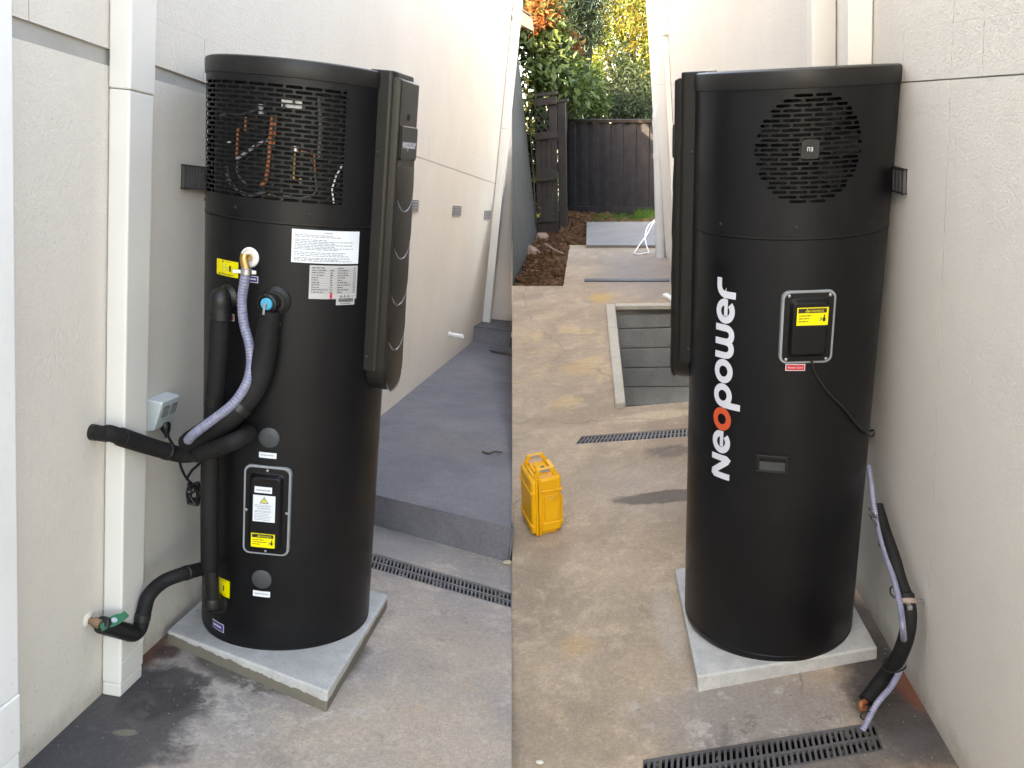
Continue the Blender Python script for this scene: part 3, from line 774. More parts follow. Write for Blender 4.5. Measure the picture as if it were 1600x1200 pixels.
def front_panel(h, thc, side):
    N = V((math.sin(thc), -math.cos(thc), 0)); T = V((math.cos(thc), math.sin(thc), 0)); Z = V((0, 0, 1))
    P = lambda t, z, r: N * r + T * t + Z * z
    A = .102; ch = .016
    prof = [(-A, .262), (-A, .330), (-A + ch * .5, .341), (-A + .03, .345), (A - .03, .345), (A - ch * .5, .341), (A, .330), (A, .262)]
    mb = MB(); mb.prism([P(t, 1.02, r) for t, r in prof], Z * .970)
    pn = mb.build('front_panel', M['panel'], h, local=True, bevel=.005, bseg=3)
    # raised cover carrying the scales
    mb = MB(); B = .0945
    o1 = [(-B, 1.972), (B, 1.972), (B, 1.03)] + [(B * math.cos(R_(-a)), 1.03 + B * .95 * math.sin(R_(-a))) for a in range(12, 180, 12)] + [(-B, 1.03)]
    k = .93
    o2 = [(t * k, 1.5 + (z - 1.5) * .988) for t, z in o1]
    loft(mb, [[P(t, z, .300) for t, z in o1], [P(t, z, .348) for t, z in o1], [P(t, z, .364) for t, z in o2]])
    mb.build('raised_cover', M['panel'], pn, local=True, bevel=.004, bseg=2, smooth=True)
    zb = [1.556, 1.399, 1.242, 1.085, .940]
    for i, z in enumerate(zb):
        r0 = .3642; th_ = .0065; B2 = .087
        top = (1.70 if i == 0 else zb[i - 1] + .12)
        o1 = [(-B2, top), (B2, top), (B2, z + B2)] + [(B2 * math.cos(R_(-a)), z + B2 + B2 * math.sin(R_(-a))) for a in range(10, 180, 10)] + [(-B2, z + B2)]
        o2 = [(t * .955, top + (zz - top) * (1 - .006 / (top - z))) for t, zz in o1]
        mb = MB(); loft(mb, [[P(t, zz, r0 - .003) for t, zz in o1], [P(t, zz, r0 + th_ * .7 * (top - zz) / (top - z)) for t, zz in o1], [P(t, zz, r0 + .0005 + th_ * (top - zz) / (top - z)) for t, zz in o2]])
        mb.build('scale', M['panel'], pn, local=True, bevel=.003, bseg=3, smooth=True)
        # highlight put into the colour: pale lip along the scale's lower edge
        pts = [P(B2 * 1.0 * math.cos(R_(-a)), z + B2 + B2 * 1.0 * math.sin(R_(-a)), r0 + th_ * .7 * (top - (z + B2 + B2 * math.sin(R_(-a)))) / (top - z)) for a in range(28, 150, 8)]
        mb = MB(); mb.tube(pts, [.0036 * min(1, .25 + min(i, len(pts) - 1 - i) / 4) for i in range(len(pts))], 6); mb.build('scale_glint', M['glint'], pn, smooth=True, local=True)
    # badge plate
    mb = MB(); o_ = rrect(.162, .108, .012)
    fr = [[P(x, 1.775 + y, .3638) for x, y in o_], [P(x, 1.775 + y, .3692) for x, y in o_], [P(x * .97, 1.775 + y * .95, .371) for x, y in o_]]
    loft(mb, fr); bp = mb.build('badge_plate', M['panel'], pn, local=True)
    mb = MB(); s = .135 / LETW
    for ch_, sts in LET:
        for v_, f_ in sts: mb.add([P((p[0] - LETW / 2) * s, 1.768 + (p[1] - .4) * s * 1.25, .3716) for p in v_], f_)
    mb.build('badge_lettering', M['logo'], bp, local=True)
    mb = MB(); mb.lathe(P(-.005, 1.858, .3635), N, [(.011, 0), (.011, .003), (.008, .004), (.007, .001)], 20); mb.build('knob', M['rubs'], pn, smooth=True, local=True)
    for sd_ in (-1, 1):
        for z in (1.74, 1.07):
            mb = MB(); mb.lathe(P(sd_ * A, z, .300), T * sd_, [(.006, 0), (.006, .003), (.003, .005)], 12); mb.build('screw', M['rubs'], pn, smooth=True, local=True)
    return pn

M['glint'] = plain('painted_glint', (.15, .15, .165), .2, bump=0, spec=.8)  # paler than the panel: painted highlight for the scale edges

def heater(Fm, label, rows, slot, interval, thc, core=.255):
    h = root('heat_pump_water_heater', None, label, 'water heater', 'black heat pump water heaters', Fm)
    mb = MB(); prof = [(.300, -.012), (.307, .0), (.310, .012), (.310, .022), (.3085, .0235), (.3085, .0265), (.310, .028), (.310, 1.497), (.307, 1.4995), (.29, 1.4996)]
    mb.lathe((0, 0, 0), (0, 0, 1), prof, 128); mb.build('tank', M['black'], h, smooth=True, local=True)
    mb = MB(); mb.lathe((0, 0, 0), (0, 0, 1), [(.2, 1.5), (.3118, 1.5), (.3118, 1.5035), (.2, 1.5035)], 128); mb.build('seam_ring', M['cap'], h, smooth=True, local=True)
    sh = slot_shell(1.5036, 1.934, rows, 0, *slot, interval)
    sh.build('slotted_shroud', M['black'], h, smooth=True, local=True, solid=.0016)
    mb = MB(); mb.lathe((0, 0, 0), (0, 0, 1), [(.3075, 1.930), (.3135, 1.932), (.3145, 1.940), (.3145, 1.974), (.3120, 1.981), (.303, 1.985), (.2, 1.987), (.02, 1.987)], 128); mb.build('lid', M['cap'], h, smooth=True, local=True, bevel=0)
    mb = MB(); mb.lathe((0, 0, 0), (0, 0, 1), [(core, 1.51), (core, 1.925)], 48); mb.build('light_block_core', M['inner'], h, smooth=True, local=True)  # added near-black core, blocks light and view behind the slots
    for th in range(-150, 181, 45):
        t_ = R_(th + 20); mb = MB(); mb.lathe(CP(t_, 1.535, RAD - .001), CP(t_, 0, 1), [(.0055, 0), (.0055, .002), (.003, .004)], 10); mb.build('screw', M['rubs'], h, smooth=True, local=True)
    front_panel(h, thc, 1)
    return h

pit = .0138
rowsL = [(i, 1.905 - pit * i) for i in range(25)][::-1]
hL = heater(FL, 'black heat pump water heater with rectangular grille, pipes and hoses', rowsL, (.0092, .0505, .0068), lambda z: (R_(-97), R_(23.6)), R_(65), .283)
cF = (R_(9.7), 1.762); rF = .159
rowsR = [(i, 1.762 + .0136 * (i - 11)) for i in range(23)]
def fan_iv(z):
    dz = z - cF[1]; w = math.sqrt(max(0, rF ** 2 - dz ** 2)) / RAD; return cF[0] - w, cF[0] + w
hR = heater(FR, 'black heat pump water heater with round fan grille and tall vertical white lettering', rowsR, (.0090, .0525, .0066), fan_iv, R_(-96))

# ---- inside the left grille: copper pipework and valves
def cyp(Fm, px, py, r):
    th, z = cyl_at(Fm, px, py); return CP(th, z, r)
gp = lambda px, py, r=.297: cyp(FL, px, py, r)
for pts, rad_ in (([(367, 200), (366, 222), (365, 245)], .0045), ([(424, 180), (421, 205), (418, 240), (415, 270), (412, 284), (404, 291)], .0062), ([(429, 180), (427, 205), (425, 230)], .004), ([(380, 182), (379, 204)], .004)):
    MB().tube([gp(*p) for p in pts], rad_, 8).build('copper_pipe', M['copper'], hL, smooth=True, local=True)
MB().tube([gp(365, 248), gp(380, 238), gp(398, 226), (gp(417, 218))], .005, 8).build('capillary_tube', M['ventg'], hL, smooth=True, local=True)
MB().tube([gp(538, 258), gp(528, 275), gp(521, 296), gp(524, 318)], .0028, 6).build('sensor_wire', M['pvcw'], hL, smooth=True, local=True)
for (x, y, w, h_, m) in ((404, 170, .018, .028, 'ventg'), (461, 233, .026, .017, 'steel'), (458, 279, .014, .010, 'brass'), (469, 283, .010, .016, 'brass'), (350, 221, .016, .006, 'pvcw')):
    p = gp(x, y, .294); mb = MB(); mb.lathe(p - V((0, 0, h_ / 2)), (0, 0, 1), [(w / 2, 0), (w / 2, h_ * .3), (w * .35, h_ * .35), (w * .35, h_ * .6), (w * .5, h_ * .65), (w * .5, h_)], 12); mb.build('valve_body', M[m], hL, smooth=True, local=True)
MB().tube([gp(460, 240, .295), gp(459, 262, .295), gp(458, 276, .295)], .003, 8).build('copper_pipe', M['brass'], hL, smooth=True, local=True)
MB().tube([gp(470, 236, .295), gp(492, 242, .295), gp(493, 270, .295)], .003, 8).build('copper_pipe', M['copper'], hL, smooth=True, local=True)
fnn = flat_fn(None, cyl_at(FL, 455, 163)[0], cyl_at(FL, 455, 163)[1], -.013)
flat_label('component_label', M['labg'], fnn, -.03, .03, -.012, .012, hL)

for pts, rad_, m_ in (([(335, 180), (350, 176), (372, 178), (404, 168)], .004, 'slatd'), ([(365, 248), (364, 270), (380, 290)], .004, 'slatd'), ([(493, 270), (495, 300), (470, 310), (440, 306)], .003, 'slatd'), ([(345, 260), (352, 285), (380, 305), (410, 300)], .006, 'slatd'), ([(500, 150), (502, 200), (500, 250)], .006, 'slatd'), ([(440, 312), (425, 306), (415, 304)], .002, 'brass')):
    MB().tube(smooth_path([gp(*p, .291) for p in pts], 4), rad_, 8).build('refrigerant_pipe', M[m_], hL, smooth=True, local=True)
# ---- fan behind the right grille
ft = cF[0]; O_ = CP(ft, cF[1], 1)
mb = MB(); mb.lathe(CP(ft, cF[1], .262), CP(ft, 0, 1), [(.034, 0), (.034, .028), (.030, .033), (.01, .034)], 24); fan = mb.build('fan_hub', M['cap'], hR, smooth=True, local=True)
for k in range(7):
    a0 = 2 * math.pi * k / 7; T = V((math.cos(ft), math.sin(ft), 0)); Z = V((0, 0, 1)); C = CP(ft, cF[1], .266); N_ = CP(ft, 0, 1)
    pts = []
    for (r, da, dn) in ((.034, -.25, .012), (.09, -.22, .012), (.145, -.1, .010), (.145, .33, -.004), (.09, .28, -.004), (.034, .3, -.004)):
        a = a0 + da; pts.append(C + T * r * math.cos(a) + Z * r * math.sin(a) + N_ * dn)
    mb = MB(); mb.add(pts, [(0, 1, 2, 3, 4, 5)]); mb.build('fan_blade', M['inner'], hR, local=True, solid=.002)
fnn = flat_fn(None, ft, cF[1], .0012)
mb = MB(); loft(mb, [[fnn(x, y, -.004) for x, y in rrect(.050, .054, .008)], [fnn(x, y, .0012) for x, y in rrect(.050, .054, .008)]]); mb.build('grille_boss', M['rubs'], hR, local=True)
mb = MB()
for pl_ in ([(-.008, -.005), (-.008, .005), (-.002, .005), (-.002, -.005)], [(.001, .005), (.006, .005), (.006, -.005), (.001, -.005)], [(.001, 0.), (.006, 0.)]):
    v_, f_ = stroke2d(pl_, .0018); mb.add([fnn(p[0], p[1], .0016) for p in v_], f_)
mb.build('boss_mark', M['logo'], hR, local=True)

# ---- left heater: stickers
def cyl_label(h, Fm, name, mat, px0, py0, px1, py1, off=.0012):
    a = cyl_at(Fm, px0, py0); b = cyl_at(Fm, px1, py1)
    o = patch(a[0], b[0], b[1], a[1], off).build(name, mat, h, local=True)
    c = ((a[0] + b[0]) / 2, (a[1] + b[1]) / 2); w = (b[0] - a[0]) * RAD; hh_ = a[1] - b[1]
    fi = lambda x, y: CP(c[0] + x / RAD, c[1] + y, RAD + off + .0007)
    return o, fi, w, hh_
o, fi, w, h_ = cyl_label(hL, FL, 'white_warning_label', M['lab'], 456.5, 357, 559, 412)
mb = MB(); text_into(mb, 'WARNING', .0, h_ * .40, .006, fi); mb.build('label_heading', M['ink'], hL, local=True)
mb = MB(); ys = [h_ * k for k in (.33, .28, .19, .14, .09, .04, -.01, -.055, -.1, -.19, -.24, -.29, -.36, -.40, -.445)]
rule_lines(mb, -w * .46, w * .46, ys, .0022, fi, 3, .45); mb.build('label_print', M['inkg'], hL, local=True)
o, fi, w, h_ = cyl_label(hL, FL, 'grey_rating_label', M['labg'], 484, 414, 556, 466)
mb = MB(); ys = [h_ * (.42 - .072 * k) for k in range(11)]
rule_lines(mb, -w * .46, -w * .12, ys, .0022, fi, 5, .3, .009); rule_lines(mb, w * .05, w * .34, ys, .0022, fi, 8, .3, .009); rule_lines(mb, w * .40, w * .47, ys, .0022, fi, 9, .6, .009); rule_lines(mb, -w * .1, -w * .02, ys[1:], .0022, fi, 19, .6, .009)
for y in ys: strip(mb, fi, -w * .47, w * .47, y - .0022, y - .0017, 16)
for k in range(5): tri_sign(mb, fi, w * (.14 + .085 * k), -h_ * .42, .004) if k < 3 else text_into(mb, 'A', w * (.14 + .085 * k), -h_ * .44, .007, fi)
mb.build('label_print', M['ink'], hL, local=True)
mb = MB(); mb.add([fi(-.01 + x, -h_ * .43 + y) for x, y in ((-.005, -.006), (.003, -.006), (.003, .012), (-.005, .012))], [(0, 1, 2, 3)]); mb.build('label_flame_mark', M['labr'], hL, local=True)
o, fi, w, h_ = cyl_label(hL, FL, 'barcode_label', M['labg'], 525, 464.5, 553, 475.5, .0016)
mb = MB(); x = -w * .38; q = random.Random(4)
while x < w * .38:
    b_ = q.uniform(.0005, .0016); mb.add([fi(x, -h_ * .12), fi(x + b_, -h_ * .12), fi(x + b_, h_ * .36), fi(x, h_ * .36)], [(0, 1, 2, 3)]); x += b_ + q.uniform(.0005, .0012)
rule_lines(mb, -w * .3, w * .3, [-h_ * .35], .002, fi, 4, .9, .004); mb.build('barcode_print', M['ink'], hL, local=True)
o, fi, w, h_ = cyl_label(hL, FL, 'yellow_caution_label', M['laby'], 339.5, 403, 372.5, 435)
mb = MB(); tri_sign(mb, fi, -w * .16, h_ * .40, .0045); text_into(mb, 'Caution', w * .08, h_ * .375, .007, fi); rule_lines(mb, -w * .4, w * .38, [-h_ * .38, -h_ * .44], .0015, fi, 2, .7, .008)
mb.build('label_print', M['ink'], hL, local=True)
mb = MB()
for pl_ in ([(-.018, .014), (-.018, -.016), (-.010, -.016)], [(-.018, .002), (.008, .002)], [(-.005, -.012), (-.005, .012), (.004, .012)], [(0, -.010), (.006, -.004), (0, .002)]):
    v_, f_ = stroke2d(pl_, .0012); mb.add([fi(*p) for p in v_], f_)
mb.build('label_diagram', M['inkg'], hL, local=True)
mb = MB(); mb.add([fi(.013, -.009), fi(.021, -.009), fi(.021, .010), fi(.013, .010)], [(0, 1, 2, 3)]); mb.build('label_block', M['ink'], hL, local=True)
o, fi, w, h_ = cyl_label(hL, FL, 'yellow_caution_label', M['laby'], 339, 899, 359, 935)
mb = MB(); rule_lines(mb, -w * .4, w * .3, [h_ * .4, -h_ * .4], .002, fi, 2, .7, .006); mb.add([fi(.002, -.012), fi(.008, -.012), fi(.008, .008), fi(.002, .008)], [(0, 1, 2, 3)]); mb.build('label_print', M['ink'], hL, local=True)
def tag_label(h, Fm, mat, x0, y0, x1, y1, word, name):
    o, fi, w, h_ = cyl_label(h, Fm, name, M['lab'], x0, y0, x1, y1)
    b = .0022; m = MB(); strip(m, fi, -w / 2 + b, w / 2 - b, -h_ / 2 + b, h_ / 2 - b); m.build('label_field', mat, h, local=True)
    f2 = lambda x, y: fi(x, y) + (fi(x, y) - CP(math.atan2(fi(x, y).x, -fi(x, y).y), fi(x, y).z, RAD)) * .5
    mb = MB()
    if word: text_into(mb, word, 0, -h_ * .14, h_ * .42, f2, w * .74)
    else: rule_lines(mb, -w * .34, w * .34, [-h_ * .08], h_ * .22, f2, 3, .95, w * .12)
    mb.build('label_print', M['lab'], h, local=True)
tag_label(hL, FL, M['labb'], 388, 430, 403.5, 442.5, None, 'blue_tag')
tag_label(hL, FL, M['labr'], 352.5, 488, 366.5, 502, None, 'red_tag')
tag_label(hL, FL, M['labr'], 425, 496.5, 438, 509, None, 'red_tag')
tag_label(hL, FL, M['labb'], 333, 966, 350, 989, None, 'blue_tag')
for (x0, y0, x1, y1) in ((405, 705.5, 432, 717), (395.5, 921.5, 422, 933.5)):
    o, fi, w, h_ = cyl_label(hL, FL, 'white_tag', M['lab'], x0, y0, x1, y1)
    mb = MB(); rule_lines(mb, -w * .38, w * .38, [-h_ * .06], h_ * .16, fi, 6, .98, w * .1); mb.build('label_print', M['inkg'], hL, local=True)
for (x, y) in ((420.5, 684), (409, 905)):
    th, z = cyl_at(FL, x, y); sg = .0018
    mb = MB(); mb.lathe(CP(th, z, RAD - .004), CP(th, 0, 1), [(.0345, 0), (.0345, .0055), (.032, .0075), (.008, .0082)], 32); mb.build('rubber_plug', M['plug'], hL, smooth=True, local=True)
# left service cover
a = cyl_at(FL, 381, 719); b = cyl_at(FL, 456, 870); th, zc = (a[0] + b[0]) / 2, (a[1] + b[1]) / 2
cw, ch_ = .157, .318
cv, fl_, fi_ = service_cover(hL, th, zc, cw, ch_, [(0, ch_ / 2 - .014), (0, -ch_ / 2 + .014), (-cw / 2 + .011, 0), (cw / 2 - .011, 0)])
flat_label('white_tag', M['lab'], fl_, -.036, .022, .072, .094, cv)
mb = MB(); rule_lines(mb, -.031, .017, [.080], .004, fi_, 3, .98, .006); mb.build('label_print', M['inkg'], cv, local=True)
flat_label('white_warning_label', M['lab'], fl_, -.040, .034, -.030, .064, cv)
mb = MB(); tri_sign(mb, fi_, -.003, .044, .013, .12); text_into(mb, 'WARNING!', -.003, .014, .009, fi_); rule_lines(mb, -.034, .028, [.028, .023, .008, .004, -.002, -.008, -.013, -.019, -.024], .0016, fi_, 6, .75, .008); mb.build('label_print', M['inkg'], cv, local=True)
f2_ = lambda x, y: (fl_(x, y) + fi_(x, y)) / 2
mb = MB(); mb.add([f2_(-.015, .037), f2_(.009, .037), f2_(-.003, .058)], [(0, 1, 2)]); mb.build('warning_triangle', M['laby'], cv, local=True)
yellow_warning(cv, fl_, fi_, -.044, .036, -.123, -.073, 5)

# ---- right heater: lettering, cover, handle, cord
s = .695 / LETW; t0_, z0_ = cyl_at(FR, 1144.5, 600)[0], cyl_at(FR, 1135, 750)[1]
for i, (ch_, sts) in enumerate(LET):
    mb = MB()
    for v_, f_ in sts:
        mb.add([CP(t0_ - p[1] * s * .88 / RAD, z0_ + p[0] * s, RAD + .0011 + .0002 * (i % 2)) for p in v_], f_)
    mb.build('logo_letter', M['logor'] if i == 2 else M['logo'], hR, local=True)
a = cyl_at(FR, 1219, 452); b = cyl_at(FR, 1299, 565); th, zc = (a[0] + b[0]) / 2, (a[1] + b[1]) / 2
cw, ch_ = .162, .232
cv, fl_, fi_ = service_cover(hR, th, zc, cw, ch_, [(sx * (cw / 2 - .020), sy * (ch_ / 2 - .015)) for sx in (-1, 1) for sy in (-1, 1)])
yellow_warning(cv, fl_, fi_, -.040, .054, .012, .068, 7)
tag_label(hR, FR, M['labr'], 1227.5, 568.5, 1257.5, 579, 'Power Cord', 'red_tag')
th, z = cyl_at(FR, 1206.5, 725)
fnn = flat_fn(None, th, z, 0)
mb = MB(); w_, q_ = .102, .062
for (x0, x1, y0, y1) in ((-w_ / 2, w_ / 2, q_ / 2 - .012, q_ / 2), (-w_ / 2, w_ / 2, -q_ / 2, -q_ / 2 + .007), (-w_ / 2, -w_ / 2 + .010, -q_ / 2 + .0072, q_ / 2 - .0122), (w_ / 2 - .010, w_ / 2, -q_ / 2 + .0072, q_ / 2 - .0122)):
    mb.box(fnn(x0, y0, -.006), fnn(x1, y0, 0) - fnn(x0, y0, 0), V((0, 0, y1 - y0)), CP(th, 0, 1) * .012)
hb = mb.build('handle_recess', M['cap'], hR, local=True, bevel=.002)
mb = MB(); mb.box(fnn(-w_ / 2 + .0105, -q_ / 2 + .0075, -.004), fnn(.081, 0) - fnn(0, 0), V((0, 0, .030)), CP(th, 0, 1) * .0055); mb.build('grip_plate', M['plug'], hb, local=True)
pc = [(1268, 563, .012), (1272, 580, .008), (1284, 600, .006), (1300, 620, .006), (1318, 637, .006), (1332, 655, .006), (1346, 671, .006), (1356, 678, .008)]
pts = []
for x, y, o_ in pc:
    th, z = cyl_at(FR, x, y, o_); pts.append(CP(th, z, RAD + o_))
e = pts[-1]
iv = FR.inverted()
loop = [iv @ D(1362, 682, 3.02), iv @ D(1367, 677, 3.03), iv @ D(1364, 672, 3.04), iv @ D(1357, 676, 3.06), iv @ D(1356, 690, 3.12)]
MB().tube(smooth_path(pts + loop, 6), .0038, 8).build('power_cord', M['rubs'], hR, smooth=True, local=True)
# ------------------------------------------------------------------ pipework on the left heater
def CW(Fm, px, py, off):                             # world point at a distance off from the drum
    th, z = cyl_at(Fm, px, py, off); return Fm @ CP(th, z, RAD + off)
def Ldrum(px, py, r): th, z = cyl_at(FL, px, py); return FL @ CP(th, z, r)
def Ldir(px, py): th, z = cyl_at(FL, px, py); return FL.to_3x3() @ CP(th, 0, 1)
def hose(parent, path, r, rib=.010, name='hose_wall'):
    pts = smooth_path(path, 10); L = sum((pts[i + 1] - pts[i]).length for i in range(len(pts) - 1)); n = int(L / (rib / 6))
    cum = [0]
    for i in range(len(pts) - 1): cum.append(cum[-1] + (pts[i + 1] - pts[i]).length)
    out, rs, j = [], [], 0
    for k in range(n + 1):
        d = L * k / n
        while j < len(pts) - 2 and cum[j + 1] < d: j += 1
        f_ = (d - cum[j]) / max(1e-9, cum[j + 1] - cum[j]); out.append(pts[j].lerp(pts[j + 1], f_)); rs.append(r * (1 + .05 * math.cos(2 * math.pi * k / 6)))
    o = MB().tube(out, rs, 14).build(name, M['hose'], parent, smooth=False)
    for p in o.data.polygons: p.use_smooth = True
    mb = MB()                                        # darker reinforcing rings inside the clear wall
    for k in range(3, n, 6):
        t = (out[k + 1] - out[k - 1]).normalized() if k < n else (out[k] - out[k - 1]).normalized()
        mb.lathe(out[k] - t * rib * .13, t, [(r * .985, 0), (r * 1.0, rib * .13), (r * .985, rib * .26)], 14)
    rg = mb.build('reinforcing_ring', M['hring'], parent, smooth=True); rg['kind'] = 'stuff'
    return o
def m_hose():
    t = NT('clear_ribbed_hose'); n = t.noise(40, 3)
    c = t.mix(t.ramp(n, .3, .7), (.34, .35, .50), (.48, .49, .62))
    return t.fin(c, .22, None, Transmission_Weight=.4, Specular_IOR_Level=.6, Coat_Weight=.3)
M['hose'] = m_hose(); M['hring'] = plain('hose_ring', (.15, .15, .28), .35, bump=0)

def wraps(parent, path, r_, spots):                  # turns of tape round the lagging
    n_ = len(path)
    for f_ in spots:
        i_ = min(n_ - 2, int(f_ * n_)); a_, b_ = path[i_], path[i_ + 1]; d_ = (b_ - a_).normalized()
        MB().tube([a_ - d_ * .012, a_ - d_ * .010, a_ + d_ * .010, a_ + d_ * .012], [r_ * .99, r_ + .0018, r_ + .0016, r_ * .99], 20).build('tape_wrap', M['rubs'], parent, smooth=True)
# temperature and pressure outlet: white rose, brass elbow, clear hose
r = root('relief_hose', Ldrum(390, 402, RAD), 'clear ribbed drain hose hanging from a brass elbow on the left heater', 'hose', 'drain hoses of the heaters')
c0 = Ldrum(391, 402, RAD); dd = Ldir(391, 402)
MB().lathe(c0 - dd * .003, dd, [(.030, 0), (.032, .006), (.030, .010), (.025, .011), (.023, .005), (.010, .004)], 32).build('white_rose', M['pvcw'], r, smooth=True)
e0 = c0 + dd * .004; e1 = c0 + dd * .045 + NL * -.0
e2 = CW(FL, 385, 424, .045)
MB().tube([e0, c0 + dd * .035], .0115, 8).build('brass_elbow', M['brass'], r, smooth=True)
MB().tube(smooth_path([c0 + dd * .030 + AXL * .012, c0 + dd * .034 - AXL * .005, e2], 5), .0135, 10).build('brass_tail', M['brass'], r, smooth=True)
MB().lathe(e2 + AXL * .006, -AXL, [(.018, 0), (.018, .014)], 20).build('hose_clamp', M['steel'], r, smooth=True)
mb = MB(); cl = e2 - AXL * .002; sx = FL.to_3x3() @ V((1, 0, 0)); mb.bar(cl - sx * .012, cl - sx * .042, .010, .012); mb.bar(cl + sx * .012, cl + sx * .03, .012, .012); mb.build('clamp_tail', M['steel'], r, bevel=.002)
hp = [e2 + AXL * .01, CW(FL, 382, 440, .043), CW(FL, 378, 470, .040), CW(FL, 381, 505, .040), CW(FL, 390, 540, .048), CW(FL, 392, 570, .060), CW(FL, 385, 600, .095), CW(FL, 365, 630, .125), CW(FL, 338, 652, .14), D(312, 671, 2.64), D(301, 680, 2.65), D(294, 688, 2.68)]
hose(r, hp, .0150)

# hot outlet with relief valve: big lagged pipe sweeping down to the left
r = root('lagged_pipe', Ldrum(430, 470, RAD), 'thick black lagged pipe curving down from the blue-capped valve', 'pipe', 'lagged pipes of the left heater')
c0 = Ldrum(431, 470, RAD); dd = Ldir(431, 470)
MB().lathe(c0 - dd * .004, dd, [(.047, 0), (.047, .010), (.040, .016), (.034, .02), (.034, .028)], 32).build('rubber_grommet', M['rubs'], r, smooth=True)
vc = CW(FL, 417, 475, .062); vd = (Ldir(400, 475) * .8 + Ldir(431, 470) * .2).normalized()
MB().lathe(c0, vc - c0, [(.027, .012), (.027, .04), (.031, .045), (.031, (vc - c0).length), (.026, (vc - c0).length + .004), (.024, (vc - c0).length - .004)], 28).build('valve_body', M['rubs'], r, smooth=True)
tc = (CAM - vc).normalized(); vn = (vc - c0).normalized()
MB().lathe(vc - vn * .003, vn, [(.019, 0), (.019, .008), (.016, .011), (.006, .011)], 28).build('blue_cap', M['cyan'], r, smooth=True)
MB().lathe(vc + vn * .006, vn, [(.0055, 0), (.0055, .010), (.003, .013)], 12).build('lever_boss', M['steel'], r, smooth=True)
mb = MB(); q0 = vc + vn * .016; q1 = CW(FL, 411.5, 492, .078); mb.bar(q0, q1, .0075, .003, vn); mb.build('lever', M['steel'], r, bevel=.001)
pp = [CW(FL, 424, 486, .048), CW(FL, 419, 515, .050), CW(FL, 414, 550, .052), CW(FL, 405, 590, .058), CW(FL, 385, 625, .075), CW(FL, 355, 655, .105), D(325, 673, 2.71), D(293, 694, 2.75)]
pth = smooth_path(pp, 8); n = len(pth)
MB().tube(pth[:n * 62 // 100], [.031 + .005 * min(1, i / 14) for i in range(n * 62 // 100)], 20).build('lagging', M['rub'], r, smooth=True)
MB().tube(pth[n * 62 // 100:], [.0365] * (n - n * 62 // 100 - 3) + [.037, .036, .0345], 20).build('lagging', M['rub'], r, smooth=True)
k = n * 62 // 100; MB().tube([pth[k - 1], pth[k + 1]], .0385, 20).build('cable_tie', M['rubs'], r, smooth=True)

# return pipe: straight lagged pipe down the left flank to the inlet
r = root('lagged_pipe', Ldrum(350, 465, RAD), 'upright black lagged pipe along the left flank of the left heater', 'pipe', 'lagged pipes of the left heater')
c0 = Ldrum(357, 464, RAD); dd = Ldir(357, 464)
MB().lathe(c0 - dd * .004, dd, [(.042, 0), (.042, .008), (.034, .014), (.030, .02)], 28).build('rubber_grommet', M['rubs'], r, smooth=True)
ec = CW(FL, 345, 466, .05)
MB().tube(smooth_path([c0 + dd * .005, c0 + dd * .03, ec, ec - AXL * .03, ec - AXL * .055], 5), [.028] * 6 + [.031] * 15, 18).build('elbow', M['rubs'], r, smooth=True)
MB().lathe(ec - AXL * .047, -AXL, [(.034, 0), (.034, .02), (.031, .022)], 24).build('elbow_collar', M['rubs'], r, smooth=True)
up = [CW(FL, 344, 494, .05), CW(FL, 342, 540, .05), CW(FL, 338, 600, .05), CW(FL, 333, 650, .05), CW(FL, 328, 720, .05), CW(FL, 327, 800, .05), CW(FL, 327, 890, .05)]
pth = smooth_path(up, 6); n = len(pth); k = n * 45 // 100
MB().tube(pth[:k], .0305, 20).build('lagging', M['rub'], r, smooth=True)
MB().tube(pth[k - 1:], .0285, 20).build('lagging', M['rub'], r, smooth=True)
MB().tube([pth[k - 2], pth[k]], .0325, 20).build('tape_wrap', M['rubs'], r, smooth=True)
inl = [CW(FL, 330, 890, .05), CW(FL, 331, 915, .05), CW(FL, 332, 938, .045)]
MB().tube(inl, .024, 18).build('elbow', M['rubs'], r, smooth=True)
c1 = Ldrum(345, 942, RAD); d1 = Ldir(345, 942)
MB().lathe(c1 - d1 * .004, d1, [(.036, 0), (.036, .008), (.026, .014), (.022, .05)], 24).build('rubber_grommet', M['rubs'], r, smooth=True)
MB().lathe(inl[-1] + AXL * .012, -AXL, [(.027, 0), (.030, .006), (.030, .03), (.024, .036)], 20).build('union_nut', M['rubs'], r, smooth=True)

# lagged branch out of the wall
r = root('lagged_pipe', U(142, 675, WLp), 'black lagged pipe leaving the wall and passing in front of the downpipe', 'pipe', 'lagged pipes of the left heater')
w0 = U(143, 675, WLp)
pp = [w0 - outL * .01, w0 + outL * .045, D(172, 677, w0.y - .03), D(205, 688, w0.y + .06), D(250, 702, w0.y + .18), D(290, 711, w0.y + .27), D(330, 703, 2.68), D(365, 690, 2.64), CW(FL, 384, 680, .07), CW(FL, 388, 676, .03)]
pth = smooth_path(pp, 7); n = len(pth); k = n * 64 // 100; j = n * 30 // 100
MB().tube(pth[:j], [.0225 + .002 * min(1, i / 10) for i in range(j)], 20).build('lagging', M['rub'], r, smooth=True)
MB().tube(pth[j - 1:k], [.0285 - .003 * i / (k - j) for i in range(k - j + 1)], 20).build('lagging', M['rub'], r, smooth=True)
MB().tube(pth[k - 1:], .0275, 20).build('lagging', M['rub'], r, smooth=True)
MB().tube([pth[k - 2], pth[k - 1]], .0295, 20).build('cable_tie', M['rubs'], r, smooth=True)
wraps(r, pth, .027, (.48,)); MB().tube([pth[0], pth[3]], .0245, 20).build('wall_collar', M['rubs'], r, smooth=True)

